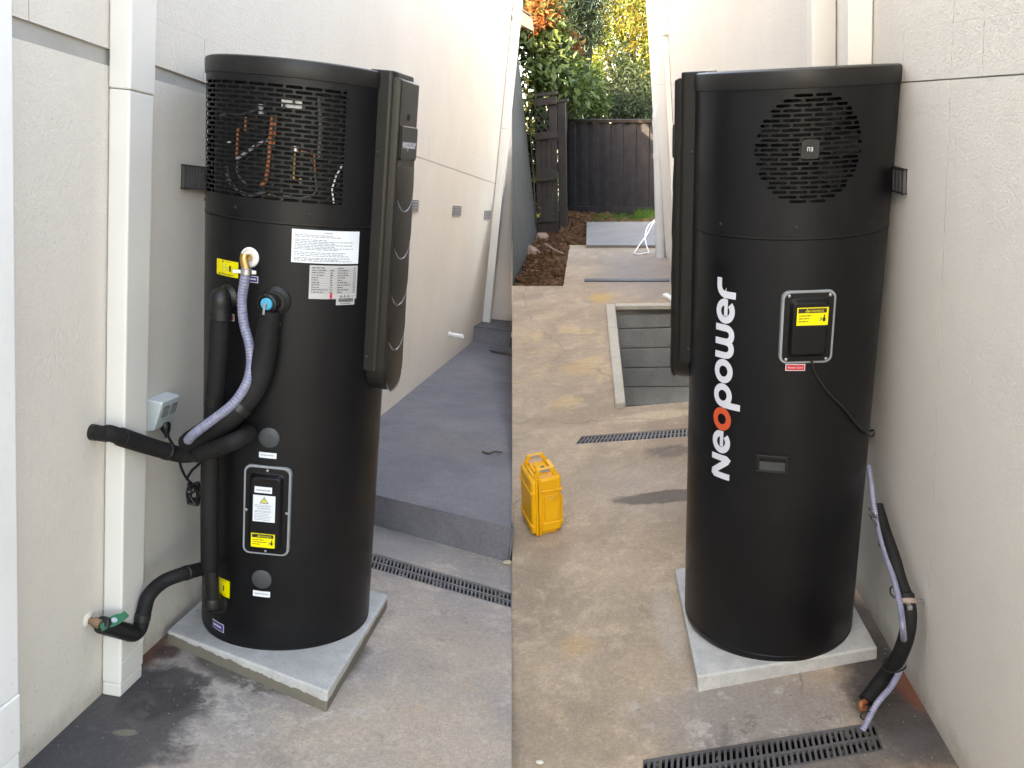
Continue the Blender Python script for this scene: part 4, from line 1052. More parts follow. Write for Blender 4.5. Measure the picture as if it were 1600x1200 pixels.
# cold feed with ball valve
r = root('cold_feed_pipe', U(138, 968, WLp), 'black lagged cold feed with green-handled ball valve near the ground', 'pipe', 'lagged pipes of the left heater')
w0 = U(137, 968, WLp); t1 = D(158, 976, w0.y - .015); t2 = D(207, 990, w0.y + .10)
dv = (t2 - t1).normalized()
MB().tube([w0 - outL * .01, w0.lerp(t1, .45), w0.lerp(t1, .5), t1], [.010, .012, .016, .015], 10).build('brass_fitting', M['brassr'], r, smooth=False)
MB().lathe(w0 - outL * .002, outL, [(.026, 0), (.020, .006), (.012, .010)], 14).build('mortar_patch', M['wallL'], r, smooth=True)
MB().lathe(w0.lerp(t1, .62), dv, [(.017, 0), (.017, .018)], 6).build('hex_nut', M['steel'], r)
L = (t2 - t1).length
prof = [(.020, -.004)] + [((.0275 if i % 2 else .0262), L * i / 14) for i in range(15)] + [(.021, L + .004)]
MB().lathe(t1, dv, prof, 22).build('valve_sleeve', M['rubs'], r, smooth=True)
hn = (NL * .8 + outL * .45 - dl * .35).normalized(); hc = t1.lerp(t2, .30) + hn * .036
side_ = dv.cross(NL).normalized()
MB().lathe(t1.lerp(t2, .3) + hn * .02, hn, [(.008, 0), (.008, .015), (.012, .017), (.009, .024)], 8).build('valve_stem', M['steel'], r)
mb = MB(); hd = dv - hn * dv.dot(hn); hd = (hd.normalized() * .95 + hn.cross(hd).normalized() * .3).normalized() * 1.3; hs = hd.cross(hn).normalized() * 1.35
out_ = [(-.034, -.006), (-.020, -.010), (-.008, -.013), (.008, -.013), (.022, -.009), (.034, -.010), (.036, .006), (.022, .009), (.008, .013), (-.008, .013), (-.020, .009), (-.036, .010)]
mb.prism([hc + hd * x + hs * y for x, y in out_], hn * .006); mb.build('butterfly_handle', M['green'], r, bevel=.002)
pp = [t2 - dv * .012, t2 + dv * .01, D(219, 981, t2.y + .035), D(225, 955, t2.y + .05), D(233, 930, t2.y + .07), D(255, 909, t2.y + .12), D(285, 897, t2.y + .16), CW(FL, 318, 888, .05), CW(FL, 330, 886, .046)]
pth = smooth_path(pp, 9); MB().tube(pth, .0235, 20).build('lagging', M['rub'], r, smooth=True); wraps(r, pth, .0235, (.34, .78))

# weatherproof socket, plug and coiled cord
sA = stL(223, 640)
r = root('power_socket', U(225, 640, WLp), 'pale blue-grey weatherproof double power socket between downpipe and heater', 'socket')
sa, sb = stL(226, 642)[0], stL(226, 642)[0] + .135
ta = stL(240, 668)[1]; tb = stL(240, 618)[1]
mb = MB(); dp = .058
fnb = lambda s_, t_, o_: WL(s_, t_, o_)
P0 = [fnb(sa, ta, .001), fnb(sb, ta, .001), fnb(sb, tb, .001), fnb(sa, tb, .001)]
P1 = [fnb(sa + .003, ta + .006, dp * .55), fnb(sb - .003, ta + .006, dp * .55), fnb(sb - .006, tb - .006, dp), fnb(sa + .006, tb - .006, dp)]
mb.hexa([P0[0], P0[1], P1[1], P1[0], P0[3], P0[2], P1[2], P1[3]])
bm_ = mb.build('socket_box', M['sock'], r, bevel=.006, bseg=3)
fs_ = lambda x, y, o_: (P1[0].lerp(P1[1], x)).lerp(P1[3].lerp(P1[2], x), y) + outL * o_
for cx in (.28, .72):
    mb = MB(); q = [fs_(cx - .15, .42, .001), fs_(cx + .15, .42, .001), fs_(cx + .15, .80, .001), fs_(cx - .15, .80, .001)]
    mb.prism(q, outL * .004); sw_ = mb.build('switch_rocker', M['sockg'], r, bevel=.0015)
    for k in range(4):
        mb = MB(); y0 = .47 + .075 * k; mb.prism([fs_(cx - .09, y0, .0055), fs_(cx + .09, y0, .0055), fs_(cx + .09, y0 + .03, .0055), fs_(cx - .09, y0 + .03, .0055)], outL * .001); mb.build('switch_mark', M['labg'], sw_)
pg0 = fs_(.55, .12, -.004); pg1 = D(260, 676, pg0.y - .01)
MB().lathe(pg0, pg1 - pg0, [(.017, 0), (.019, .012), (.015, .026), (.009, .038), (.007, .052)], 16).build('plug', M['rubs'], r, smooth=True)
c = [pg1, D(266, 688, pg1.y), D(278, 708, pg1.y + .01), D(283, 730, pg1.y + .03), D(292, 748, pg1.y + .05), D(303, 758, pg1.y + .07), D(312, 766, pg1.y + .08)]
MB().tube(smooth_path(c, 6), .0048, 8).build('plug_cord', M['rubs'], r, smooth=True)
q = random.Random(11); lp = []
cx, cy = 303, 772
for k in range(34):
    a = k * 1.05; rr_ = 9 + 5 * math.sin(k * 1.9)
    lp.append(D(cx + rr_ * .95 * math.cos(a) + q.uniform(-3, 3), cy + rr_ * 1.5 * math.sin(a) + q.uniform(-3, 3), pg1.y + .06 + q.uniform(-.02, .02)))
MB().tube(smooth_path(lp, 5), .0042, 8).build('coiled_cord', M['rubs'], r, smooth=True)
MB().tube(smooth_path([D(292, 748, pg1.y + .05), D(300, 735, pg1.y + .07), D(310, 726, pg1.y + .10), D(320, 716, pg1.y + .16)], 5), .0048, 8).build('heater_cord', M['rubs'], r, smooth=True)
# ------------------------------------------------------------------ east end: ground, pit, drains
SX = .0015
drN = quad_on(GR, (1005, 1186), (1366, 1127), (1381, 1172), (1000, 1240))
drF = quad_on(GR, (909, 681), (1085, 668), (1085, 681), (899, 694))
pq = quad_on(GR, (962, 482), (1100, 480), (1110, 632), (978, 636))
pq[1] = WR(stR(1052, 478)[0] if False else (U(1060, 479, GR) - OR).dot(dr), 0) - outR * -.08
pq[2] = WR((U(978, 636, GR) - OR).dot(dr), 0) + outR * .08
def offs(q, k):
    c = sum(q, V((0, 0, 0))) / 4; return [c + (p - c) * k for p in q]
far0, far1 = gr(801, 446), gr(880, 447)
p_s = gr(880, 447); p_t = gr(890, 383)
m1 = gr(1046, 383)
conc_outer = [onp(GR, SX, 3.35), onp(GR, -.3, 3.35), onp(GR, -.3, -14), WR(-10.7, 0, 0) + V((6, 0, 0)), WR(-2.2, 0, 0) + V((6, 0, 0)), WR(-2.2, 0, -.02), WR((gr(1038, 383) - OR).dot(dr), 0, -.02), p_t, p_s, onp(GR, SX, gr(801, 446.5).y)]
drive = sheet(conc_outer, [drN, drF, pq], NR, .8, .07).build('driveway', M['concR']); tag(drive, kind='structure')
FP = (GR[0] + NR * .035, NR)
fp = [U(917, 383, FP), U(1036, 383, FP), U(1033, 347, FP), U(918, 347, FP)]
fp[1] = fp[1] + dr * 0
far_path = sheet(fp, [], NR, .3).build('far_path', M['farpath'], bevel=.01); tag(far_path, kind='structure')

drain(drN, 'dirty slotted channel drain across the bottom of the picture under the hose end', 40, nrm=NR, mat=M['grated'])
drain(drF, 'slotted channel drain across the concrete in front of the pit', 30, nrm=NR, far=True)
# thin dark joint strip across the far concrete
a, b, c, d = quad_on(GR, (913, 437), (1046, 437), (1046, 440.5), (913, 440.5))
mb = MB(); mb.prism([p + NR * .001 for p in (a, b, c, d)], NR * .012)
tag(mb.build('joint_strip', M['slatd']), 'thin dark strip lying across the far concrete', 'strip')

# sunken stair pit lined with dark sleepers
def m_timber(name, a, b, sc=1.):
    t = NT(name)
    mp = t.n.new('ShaderNodeMapping'); t.l.new(t.pos, mp.inputs[0]); mp.inputs['Scale'].default_value = (3, 3, 3)
    n1 = t.noise(5 * sc, 5, .6); n2 = t.noise(60 * sc, 4, .7)
    c = t.mix(t.ramp(n1, .3, .7), a, b); c = t.mix(t.ramp(n2, .3, .6, .35, 0), c, tuple(x * .5 for x in a))
    return t.fin(c, .75, t.bump(n2, .35, .004), Specular_IOR_Level=.3)
M['sleeper'] = m_timber('dark_sleeper', (.245, .245, .24), (.31, .308, .30))
M['pal'] = m_timber('charcoal_paling', (.027, .026, .031), (.042, .040, .046), 1.5)
M['palb'] = m_timber('brown_black_paling', (.026, .021, .020), (.042, .033, .030), 1.5)
pit_r = root('stair_pit', (pq[0] + pq[2]) / 2, 'sunken pit lined with dark timber sleepers beside the right house wall', 'pit')
fdir = (pq[1] - pq[0])
for i in range(7):
    t0 = -.012 - i * .196
    mb = MB(); mb.box(pq[0] + NR * t0 - fdir * .02, fdir * 1.05, -NR * .188, dr * .07); mb.build('sleeper', M['sleeper'], pit_r, bevel=.008)
ld = pq[3] - pq[0]
mb = MB(); mb.box(pq[0] - NR * .012, ld, -NR * 1.5, -fdir.normalized() * .06); mb.build('pit_side', M['sleeper'], pit_r)
mb = MB(); mb.box(pq[3] - NR * .012, pq[2] - pq[3], -NR * 1.5, -dr * .06); mb.build('pit_near_wall', M['sleeper'], pit_r)
mb = MB(); mb.box(pq[0] - NR * 1.45, fdir, ld, -NR * .05); mb.build('pit_floor', M['rim'], pit_r)
rq = quad_on(GR, (947, 480), (961, 480), (978, 637), (962, 639))
mb = MB(); A, B, C, E = rq; m_ = .53
cut = lambda p, q: p.lerp(q, .0)
for (u0, u1, w_) in ((0, .625, 0), (.633, 1, .006)):
    q4 = [A.lerp(E, u0) , B.lerp(C, u0), B.lerp(C, u1), A.lerp(E, u1)]
    mb = MB(); mb.prism([p - NR * .01 for p in q4], NR * (.045 + w_)); mb.build('rim_block', M['rim'], pit_r, bevel=.008)
q4 = quad_on(GR, (961.5, 478.5), (1085, 477), (1085, 481.5), (962, 482.5))
mb = MB(); mb.prism([p - NR * .01 for p in q4], NR * .04); mb.build('rim_block', M['rim'], pit_r, bevel=.006)

# ---- east house wall
HWR = 3.3
sC = 8.15
wallR = root('house_wall', WR(0, 0), 'pale textured rendered house wall right of the right heater', 'wall')
mb = MB(); SB = -.0075
mb.prism([WR(-2.2, -.6, SB), WR(sC, -.6, SB), WR(sC, HWR, SB), WR(-2.2, HWR, SB)], -outR * .3); mb.build('backing', plain('joint_grey_east', (.36, .35, .34), .9, bump=.2), wallR)  # backing in a darker grey than the panels, seen between them
def panelR(poly): mb = MB(); mb.prism([WR(s, t, 0) for s, t in poly], -outR * .007); return mb.build('render_panel', M['wallR'], wallR)
gR = lambda s: 1.9795 - .0235 * (s + .568) if s < 1 else 1.9427
vJ = stR(1478, 300)[0]
g = .002
a = lambda s: gR(s) - g; b_ = lambda s: gR(s) + g
panelR([(-2.2, -.6), (vJ - .0018, -.6), (vJ - .0018, a(vJ)), (-2.2, a(-2.2))])
panelR([(vJ + .0018, -.6), (sC, -.6), (sC, a(2)), (1, a(1)), (vJ + .0018, a(vJ))])
n1 = stR(1535, 100)[0]; n1t = stR(1541, 27)[1]; n2 = stR(1411, 110)[0]; n2t = stR(1416, 53)[1]
tT = n1t
bd = [-2.2, n1, vJ, n2, 3.2, sC]
for i in range(len(bd) - 1):
    l, r_ = bd[i] + (g * .7 if i else 0), bd[i + 1] - (g * .7 if i < len(bd) - 2 else 0)
    pl_ = [(l, b_(l))] + ([(1, b_(1))] if l < 1 < r_ else []) + [(r_, b_(r_)), (r_, tT), (l, tT)]
    panelR(pl_)
panelR([(-2.2, tT + .0003), (vJ - .0015, tT + .0003), (vJ - .0015, HWR), (-2.2, HWR)])
panelR([(vJ + .0015, tT + .0003), (sC, tT + .0003), (sC, HWR), (vJ + .0015, HWR)])
mb = MB(); mb.prism([WR(sC + .001, -.6, .01), WR(sC + .09, -.6, .01), WR(sC + .09, HWR, .01), WR(sC + .001, HWR, .01)], -outR * .36); mb.build('corner_trim', M['pvc'], wallR, bevel=.006)
# downpipes on the east wall
def dpR(px0, px1, dep, label):
    s0_ = stR(px1, 60, dep)[0]; s1_ = stR(px0, 60, dep)[0]
    downpipe(WR, s0_, s1_, dep, .95, HWR - .05, [1.6, 2.6], label, M['pvc'], 'downpipes on the right wall')
dpR(1313, 1327.5, .075, 'nearer cream square downpipe behind the lid of the right heater')
dpR(1262, 1270.5, .085, 'farther cream square downpipe behind the lid of the right heater')
sP = stR(1047, 100)[0]
r = root('downpipe', WR(sP, 0), 'slim cream downpipe on the far right wall with a small bracket', 'downpipe', 'downpipes on the right wall')
mb = MB(); mb.prism([WR(sP, -.05, .003), WR(sP + .13, -.05, .003), WR(sP + .13, 3.2, .003), WR(sP, 3.2, .003)], outR * .05); mb.build('pipe_section', M['pvc'], r, bevel=.006)
tb_ = stR(1045, 53)[1]
mb = MB(); mb.prism([WR(sP - .03, tb_, .003), WR(sP + .16, tb_, .003), WR(sP + .16, tb_ + .03, .003), WR(sP - .03, tb_ + .03, .003)], outR * .056); mb.build('bracket', M['pvcw'], r)
# grey round vent pipe with elbow at the far corner
base = gr(1032, 402)
r = root('vent_pipe', base, 'pale grey round pipe with an elbow at the far house corner', 'pipe')
y_ = base.y
top = D(1027, 178, y_ - .05)
hb = top - base; pth = [base - NR * .03, base + hb * .5, base + hb * .93] + smooth_path([base + hb * .95, base + hb * 1.0, base + hb * 1.035 + dr.cross(NR) * .03, base + hb * 1.05 - outR * .11], 5)
MB().tube(pth, .055, 20).build('pipe', M['pvcg'], r, smooth=True)
for k in (.12, .70, .92):
    MB().lathe(base + hb * k, hb, [(.060, 0), (.060, .06)], 20).build('coupling', M['pvcg'], r, smooth=True)
# loose white cable
c = [(990, 397), (998, 399), (1008, 397), (1014, 396), (1010, 388), (1009, 378), (1014, 370), (1024, 367), (1030, 368)]
cp = [gr(*p) + NR * (.012 if i < 4 else .05 + .05 * (i - 4)) for i, p in enumerate(c)]
c2 = [gr(991, 397) + NR * .012, gr(1000, 388) + NR * .05, gr(1012, 380) + NR * .12, gr(1022, 372) + NR * .2, gr(1027, 357) + NR * .1]
r = root('cable_coil', gr(1000, 398), 'loose white cable curling on the ground beside the grey pipe', 'cable')
MB().tube(smooth_path(cp, 6), .008, 8).build('cable_loop', M['pvcw'], r, smooth=True)
MB().tube(smooth_path(c2, 6), .007, 8).build('cable_loop', M['pvcw'], r, smooth=True)
# offcut of white trim on the ground by the pit
q4 = quad_on(GR, (1035, 464), (1042, 462), (1060, 473), (1054, 476))
mb = MB(); mb.prism([p + NR * .002 for p in q4], NR * .03); tag(mb.build('trim_offcut', M['pvcw'], bevel=.004), 'white strip of trim lying at the far edge of the pit', 'offcut')

# ------------------------------------------------------------------ garden bed
def m_soil():
    t = NT('red_brown_soil'); n1 = t.noise(3, 5, .65); n2 = t.noise(28, 5, .7)
    c = t.mix(t.ramp(n1, .35, .65), (.13, .065, .036), (.21, .115, .065)); c = t.mix(t.ramp(n2, .4, .6, .6, 0), c, (.035, .020, .013))
    c = t.mix(t.ramp(t.noise(1.8, 3), .58, .7, 0, .4), c, (.075, .065, .03))
    return t.fin(c, .95, t.bump(n2, .9, .03), Specular_IOR_Level=.1)
M['soil'] = m_soil()
bed = [gr(801, 446.5), gr(880, 447.5), gr(890, 383.5), gr(917, 383.5), gr(918, 347), gr(1030, 347), gr(1030, 325), gr(880, 320), gr(838, 366), gr(801, 442)]
mn = [min(p[i] for p in bed) for i in (0, 1)]; mx = [max(p[i] for p in bed) for i in (0, 1)]
def inside(x, y, poly):
    c_ = False; j = len(poly) - 1
    for i in range(len(poly)):
        if (poly[i].y > y) != (poly[j].y > y) and x < (poly[j].x - poly[i].x) * (y - poly[i].y) / (poly[j].y - poly[i].y) + poly[i].x: c_ = not c_
        j = i
    return c_
mb = MB(); NX, NY = 70, 150; x0_, x1_, y0_, y1_ = SX, 3.0, mn[1] - .0, 17.5
idx = {}
for i in range(NX + 1):
    for j in range(NY + 1):
        x = x0_ + (x1_ - x0_) * i / NX; y = y0_ + (y1_ - y0_) * j / NY
        p = onp(GR, x, y); ins = inside(x, y, bed)
        h = -.10 + (.06 + .09 * mnoise.noise(V((x * 2.2, y * 2.2, 1))) + .05 * mnoise.noise(V((x * 7, y * 7, 5))) + .03 * mnoise.noise(V((x * 19, y * 19, 5)))) * (1 if ins else .3)
        idx[i, j] = len(mb.v); mb.v.append(p + NR * h)
for i in range(NX):
    for j in range(NY): mb.f.append((idx[i, j], idx[i + 1, j], idx[i + 1, j + 1], idx[i, j + 1]))
tag(mb.build('garden_bed', M['soil'], smooth=True), kind='structure')
q = random.Random(3); mb = MB()
for k in range(5200):
    x = q.uniform(SX + .02, 1.4); y = q.uniform(mn[1], 15.5)
    if not inside(x, y, bed): continue
    c = onp(GR, x, y) + NR * q.uniform(-.06, .02); r_ = .006 + .03 * q.random() ** 3
    vs_ = [c + V((q.uniform(.6, 1.2) * r_ * sx, q.uniform(.6, 1.2) * r_ * sy, q.uniform(.5, 1.1) * r_ * sz)) for sx in (-1, 1) for sy in (-1, 1) for sz in (-1, 1)]
    mb.add(vs_, [(0, 1, 3, 2), (4, 6, 7, 5), (0, 4, 5, 1), (2, 3, 7, 6), (0, 2, 6, 4), (1, 5, 7, 3)])
tag(mb.build('soil_clods', M['soil'], bevel=0), 'loose clods of red-brown soil in the garden bed', 'soil', kind='stuff')
mb = MB()
for k in range(900):
    px, py = q.uniform(993, 1022), q.gauss(338, 4); p = gr(px, py) - NR * .03; h = q.uniform(.05, .16); d_ = V((q.uniform(-.05, .05), q.uniform(-.05, .05), 0)); w_ = V((q.uniform(-1, 1), q.uniform(-1, 1), 0)).normalized() * .006
    mb.add([p - w_, p + w_, p + NR * h + d_], [(0, 1, 2)])
for k in range(700):
    px, py = q.uniform(925, 1000), q.gauss(338, 5); p = gr(px, py) - NR * .03; h = q.uniform(.02, .07); d_ = V((q.uniform(-.05, .05), q.uniform(-.05, .05), 0)); w_ = V((q.uniform(-1, 1), q.uniform(-1, 1), 0)).normalized() * .006
    mb.add([p - w_, p + w_, p + NR * h + d_], [(0, 1, 2)])
tag(mb.build('grass_tuft', m_leaf('grass_green', (.05, .13, .02), (.12, .22, .04))), 'green grass at the foot of the back fence', 'grass', kind='stuff')
# weeds along the bed and rocks
for (px, py, s_, lb) in ((827, 395, .14, 'pale angular rock at the near end of the dark side wall'), (845, 372, .12, 'broken brick lying where the side wall meets the gate')):
    c = gr(px, py); mb = MB(); q2 = random.Random(int(px)); vs_ = []
    bm = bmesh.new(); bmesh.ops.create_icosphere(bm, subdivisions=2, radius=s_)
    for v in bm.verts: v.co = V((v.co.x, v.co.y * 1.3, v.co.z * .7)) * (1 + .35 * mnoise.noise(v.co * 9 + V((px, 0, 0))))
    mb.add([v.co + c for v in bm.verts], [tuple(v.index for v in f.verts) for f in bm.faces]); bm.free()
    tag(mb.build('rock', plain('rock_%d' % px, (.24, .15, .11), .9, var=.4, nscale=12, bump=.5)), lb, 'rock')

# ------------------------------------------------------------------ dark side wall with eave, gate, back fence
b0, b1 = gr(801, 446), gr(839.5, 369)
b0.x = max(b0.x, SX)
vD = (b1 - b0); vDn = vD.normalized(); sideN = NR.cross(vDn).normalized()     # towards the west
tp1 = None
def up_to(base, px, py):                              # height above base matching a picture point
    d = ray(px, py); w0 = base - CAM; B = NR.dot(d); C = d.dot(d); e = NR.dot(w0); f_ = d.dot(w0)
    return (B * f_ - C * e) / (C - B * B)
hS = up_to(b1, 813, 46)
r = root('garage_wall', b0, 'dark grey boarded side wall at the left of the garden path', 'wall')
M['dkwall'] = m_timber('dark_grey_board', (.038, .032, .029), (.052, .044, .040), .8)
nb = 12
for i in range(nb):
    mb = MB(); o_ = b0 + vD * (i / nb) - NR * .1; mb.box(o_, vD * (.985 / nb), sideN * .06, NR * (hS + .1)); mb.build('board', M['dkwall'], r, bevel=.004, clip=1)
mb = MB(); mb.box(b0 + sideN * .062 + NR * (hS - .12), vD, sideN * .08, NR * .09); mb.build('wall_plate', M['dkwall'], r, clip=1)
mb = MB(); mb.box(onp(GR, SX, b1.y + 1.26) - NR * .2, V((.17, 0, 0)), V((0, 6.0, 0)), NR * (hS + .9)); mb.build('rear_sun_block', M['dkwall'], r)  # added block hidden behind the boards, keeps sun off the back fence
mb = MB(); mb.box(onp(GR, SX, b1.y - .25) - NR * .2, V((.27, 0, 0)), V((0, 1.5, 0)), NR * (hS + .6)); mb.build('corner_sun_block', M['dkwall'], r)  # added unseen block, stops sun slipping past the end of the boards
# eave: rafters, fascia and tiles catching the sun
r = root('garage_eave', b0 + NR * hS, 'timber eave with tile edges above the dark side wall', 'eave')
M['eave'] = m_timber('weathered_eave_timber', (.42, .31, .20), (.52, .40, .27), 2)
M['tile'] = plain('terracotta_tile', (.30, .17, .10), .8, var=.3, nscale=9, bump=.3)
rise = (NR * .5 + sideN * 1.0).normalized()
for i in range(7):
    o_ = b0 + vD * ((i + .1) / 6.0) + NR * (hS + .02) - sideN * .14
    mb = MB(); mb.box(o_, vDn * .07, NR * .13, rise * 1.6); mb.build('rafter', M['eave'], r, bevel=.004, clip=1)
mb = MB(); mb.box(b0 - sideN * .17 + NR * (hS - .02), vD * 1.16, NR * .17, -sideN * .03); mb.build('fascia', M['eave'], r, bevel=.004, clip=1)
for j in range(2):
    for i in range(13):
        o_ = b0 + vD * (i / 11.5) + NR * (hS + .17 + .155 * j) - sideN * (.20 - .31 * j)
        mb = MB(); mb.box(o_, vD * (.97 / 11.5), NR * .025, rise * .36); mb.build('tile', M['tile'], r, bevel=.006, clip=1)

UPG = V((-.035, -.06, .99)).normalized()
def up_g(base, px, py):
    d = ray(px, py); w0 = base - CAM; B = UPG.dot(d); C = d.dot(d); e = UPG.dot(w0); f_ = d.dot(w0)
    return (B * f_ - C * e) / (C - B * B)
# gate leaf (paling fence return) facing the camera
g0, g1 = gr(840, 367), gr(873, 364)
hG = up_g(g0, 826, 151)
gd = g1 - g0; gn = gd.cross(UPG).normalized()
if gn.y > 0: gn = -gn
r = root('paling_gate', g0, 'narrow dark brown paling gate with lattice top beside the garden bed', 'gate')
lat0 = up_g(g0, 829, 214) / hG
for i in range(4):
    mb = MB(); mb.box(g0 + gd * (i / 4) + UPG * .03, gd * (.955 / 4), -gn * .02, UPG * (hG * lat0 - .03)); mb.build('paling', M['palb'], r, bevel=.003)
for f_ in (.03 + up_g(g0, 840, 343) / hG - .03, up_g(g0, 838, 279) / hG, lat0, .955):
    mb = MB(); mb.box(g0 + UPG * (hG * f_ - .045) + gn * .003, gd * 1.02, gn * .045, UPG * .10); mb.build('rail', M['palb'], r, bevel=.004)
mb = MB(); mb.box(g0 + UPG * (hG * .995) + gn * .05, gd * 1.05, -gn * .10, UPG * .045); mb.build('cap_rail', M['palb'], r, bevel=.004)
mb = MB(); mb.box(g0 + gd * .66 + UPG * (hG * lat0), gd * .34, -gn * .02, UPG * hG * (.97 - lat0)); mb.build('paling', M['palb'], r)
lz0, lz1 = hG * lat0 + .05, hG * .95
n_ = 6; wG = gd.length * .66; gdn = gd.normalized()
for sgn in (1, -1):
    for i in range(-5, 9):
        pts = []
        for z in (lz0, lz1):
            x = i * .085 + sgn * (z - lz0) * .8 + (0 if sgn > 0 else .45); pts.append((x, z))
        (xa, za), (xb, zb) = pts
        if xa == xb: continue
        def clipx(x): t = (x - xa) / (xb - xa); return za + (zb - za) * t
        lo, hi = min(xa, xb), max(xa, xb); L_, H_ = max(lo, 0), min(hi, wG)
        if H_ - L_ < .03: continue
        mb = MB(); off = -gn * (.006 if sgn > 0 else .017)
        mb.bar(g0 + gdn * L_ + UPG * clipx(L_) + off, g0 + gdn * H_ + UPG * clipx(H_) + off, .01, .030, gn); mb.build('lattice_slat', M['palb'], r)
ps = gr(880, 356)
hP = up_g(ps, 874, 160)
r = root('gate_post', ps, 'dark square gate post right of the lattice gate', 'post')
mb = MB(); mb.box(ps - gdn * .06 - UPG * .1, gdn * .12, -gn * .14, UPG * (hP + .1)); mb.build('post', M['palb'], r, bevel=.006)
mb = MB(); mb.box(ps - gdn * .10 + UPG * hP + gn * .02, gdn * .2, -gn * .18, UPG * .04); mb.build('post_cap', M['palb'], r, bevel=.006)

f0, f1 = gr(884, 330), gr(1026, 333)
f1 = f0 + (f1 - f0) * 1.25; fw = f1 - f0
hF0 = up_g(f0, 880, 190); hF1 = up_g(gr(1026, 333), 1021, 194)
fN = fw.cross(UPG).normalized()
if fN.y > 0: fN = -fN
r = root('back_fence', f0, 'charcoal paling fence across the end of the path', 'fence')
NP = 19
for i in range(NP):
    u = i / NP; hh_ = hF0 + (hF1 - hF0) * u
    off = fN * (.004 + (.022 if i % 2 else 0))
    mb = MB(); mb.box(f0 + fw * u - UPG * .02 + off, fw * (1.03 / NP if i % 2 else .97 / NP), -fN * .018, UPG * (hh_ + rnd.uniform(-.01, .01))); mb.build('paling', M['pal'], r, bevel=.003)
mb = MB(); mb.box(f0 + UPG * (hF0 - .01) + fN * .05, fw + UPG * (hF1 - hF0) * 1.0, -fN * .12, UPG * .05); mb.build('cap_rail', M['palb'], r, bevel=.006)
mb = MB(); mb.box(f0 - UPG * .08 + fN * .035, fw, -fN * .04, UPG * .17); mb.build('plinth_board', M['pal'], r, bevel=.004)
mb = MB(); mb.box(f0 - UPG * .1 - fN * .05, fw, -fN * .03, UPG * (hF0 - .1)); mb.build('rear_rail', M['pal'], r)
# fence returning towards the gate post
h0 = ps - gn * .05
hd_ = f0 - h0
r = root('return_fence', h0, 'dark fence boards between gate post and back fence', 'fence')
for i in range(8):
    mb = MB(); mb.box(h0 + hd_ * (i / 8) - UPG * .02, hd_ * (.97 / 8), hd_.cross(UPG).normalized() * .02, UPG * (hP * .92)); mb.build('paling', M['palb'], r, bevel=.003)

# ------------------------------------------------------------------ yellow hard case
A = gr(832, 841); B = gr(879, 831); 
xd = (B - A).normalized(); W_ = (B - A).length
yd = NR.cross(xd).normalized()
if yd.y < 0: yd = -yd
zd = V((-.03, -.06, .99)).normalized()
Dp = .235; Hc = up_to(A, 815, 754) * 1.0
r = root('hard_case', A, 'yellow hard plastic equipment case standing upright on the concrete', 'case')
CPt = lambda x, y, z: A + xd * x + yd * y + zd * z
def rbox(x0, x1, y0, y1, z0, z1, name, mat, bev, par=r, seg=3):
    mb = MB(); mb.box(CPt(x0, y0, z0), xd * (x1 - x0), yd * (y1 - y0), zd * (z1 - z0)); return mb.build(name, mat, par, bevel=bev, bseg=seg, smooth=True)
sx = W_ * .22
rbox(0, sx, .004, Dp, .012, Hc, 'lid', M['yel'], .016)
rbox(sx + .004, W_, .004, Dp, .012, Hc, 'body', M['yel'], .016)
for (x0, x1) in ((sx - .013, sx + .0005), (sx + .003, sx + .016)): rbox(x0, x1, -.0015, Dp + .006, .004, Hc + .005, 'seam_flange', M['yel'], .005)
for z in (.055, Hc - .075):
    rbox(sx + .02, W_ + .005, -.0015, Dp + .004, z, z + .011, 'rib', M['yel'], .004)
    rbox(-.005, sx - .016, -.0015, Dp + .004, z, z + .011, 'rib', M['yel'], .004)
rbox(sx + .03, W_ - .02, -.001, .01, .075, Hc - .09, 'side_panel', M['yel'], .004)
rbox(W_ - .002, W_ + .010, .02, .05, .03, Hc * .62, 'hinge_rail', M['yel'], .004)
rbox(.03, W_ - .02, .02, Dp - .02, -.0015, .014, 'foot', M['yel'], .005)
rbox(.02, sx - .018, .03, Dp - .03, Hc - .004, Hc + .012, 'lid_ridge', M['yel'], .004)
rbox(sx + .022, W_ - .045, .06, Dp - .05, Hc - .004, Hc + .006, 'top_plate', M['yel'], .004)
mb = MB(); mb.lathe(CPt(W_ * .58, Dp * .5, Hc + .005), zd, [(.011, 0), (.011, .006), (.007, .008)], 14); mb.build('pressure_valve', M['rubs'], r, smooth=True)
for y in (.018, Dp - .03):                            # the two handles
    pts = [(.012, Hc - .02), (.040, Hc + .042), (W_ * .72, Hc + .042), (W_ - .004, Hc - .012)]
    mb = MB(); out2 = [(.006, Hc - .03), (.034, Hc + .046), (W_ * .74, Hc + .046), (W_ + .002, Hc - .02), (W_ - .022, Hc - .02), (W_ * .70, Hc + .022), (.044, Hc + .022), (.026, Hc - .03)]
    mb.prism([CPt(x, y, z) for x, z in out2], yd * .020); hd = mb.build('handle', M['yel'], r, bevel=.004)
    mb = MB(); mb.box(CPt(.050, y - .0015, Hc + .0265), xd * (W_ * .70 - .058), yd * .023, zd * .015); mb.build('handle_insert', M['greyc'], hd, bevel=.002)
rbox(W_ - .035, W_ - .012, Dp * .35, Dp * .8, Hc + .002, Hc + .016, 'latch', M['yel'], .004)

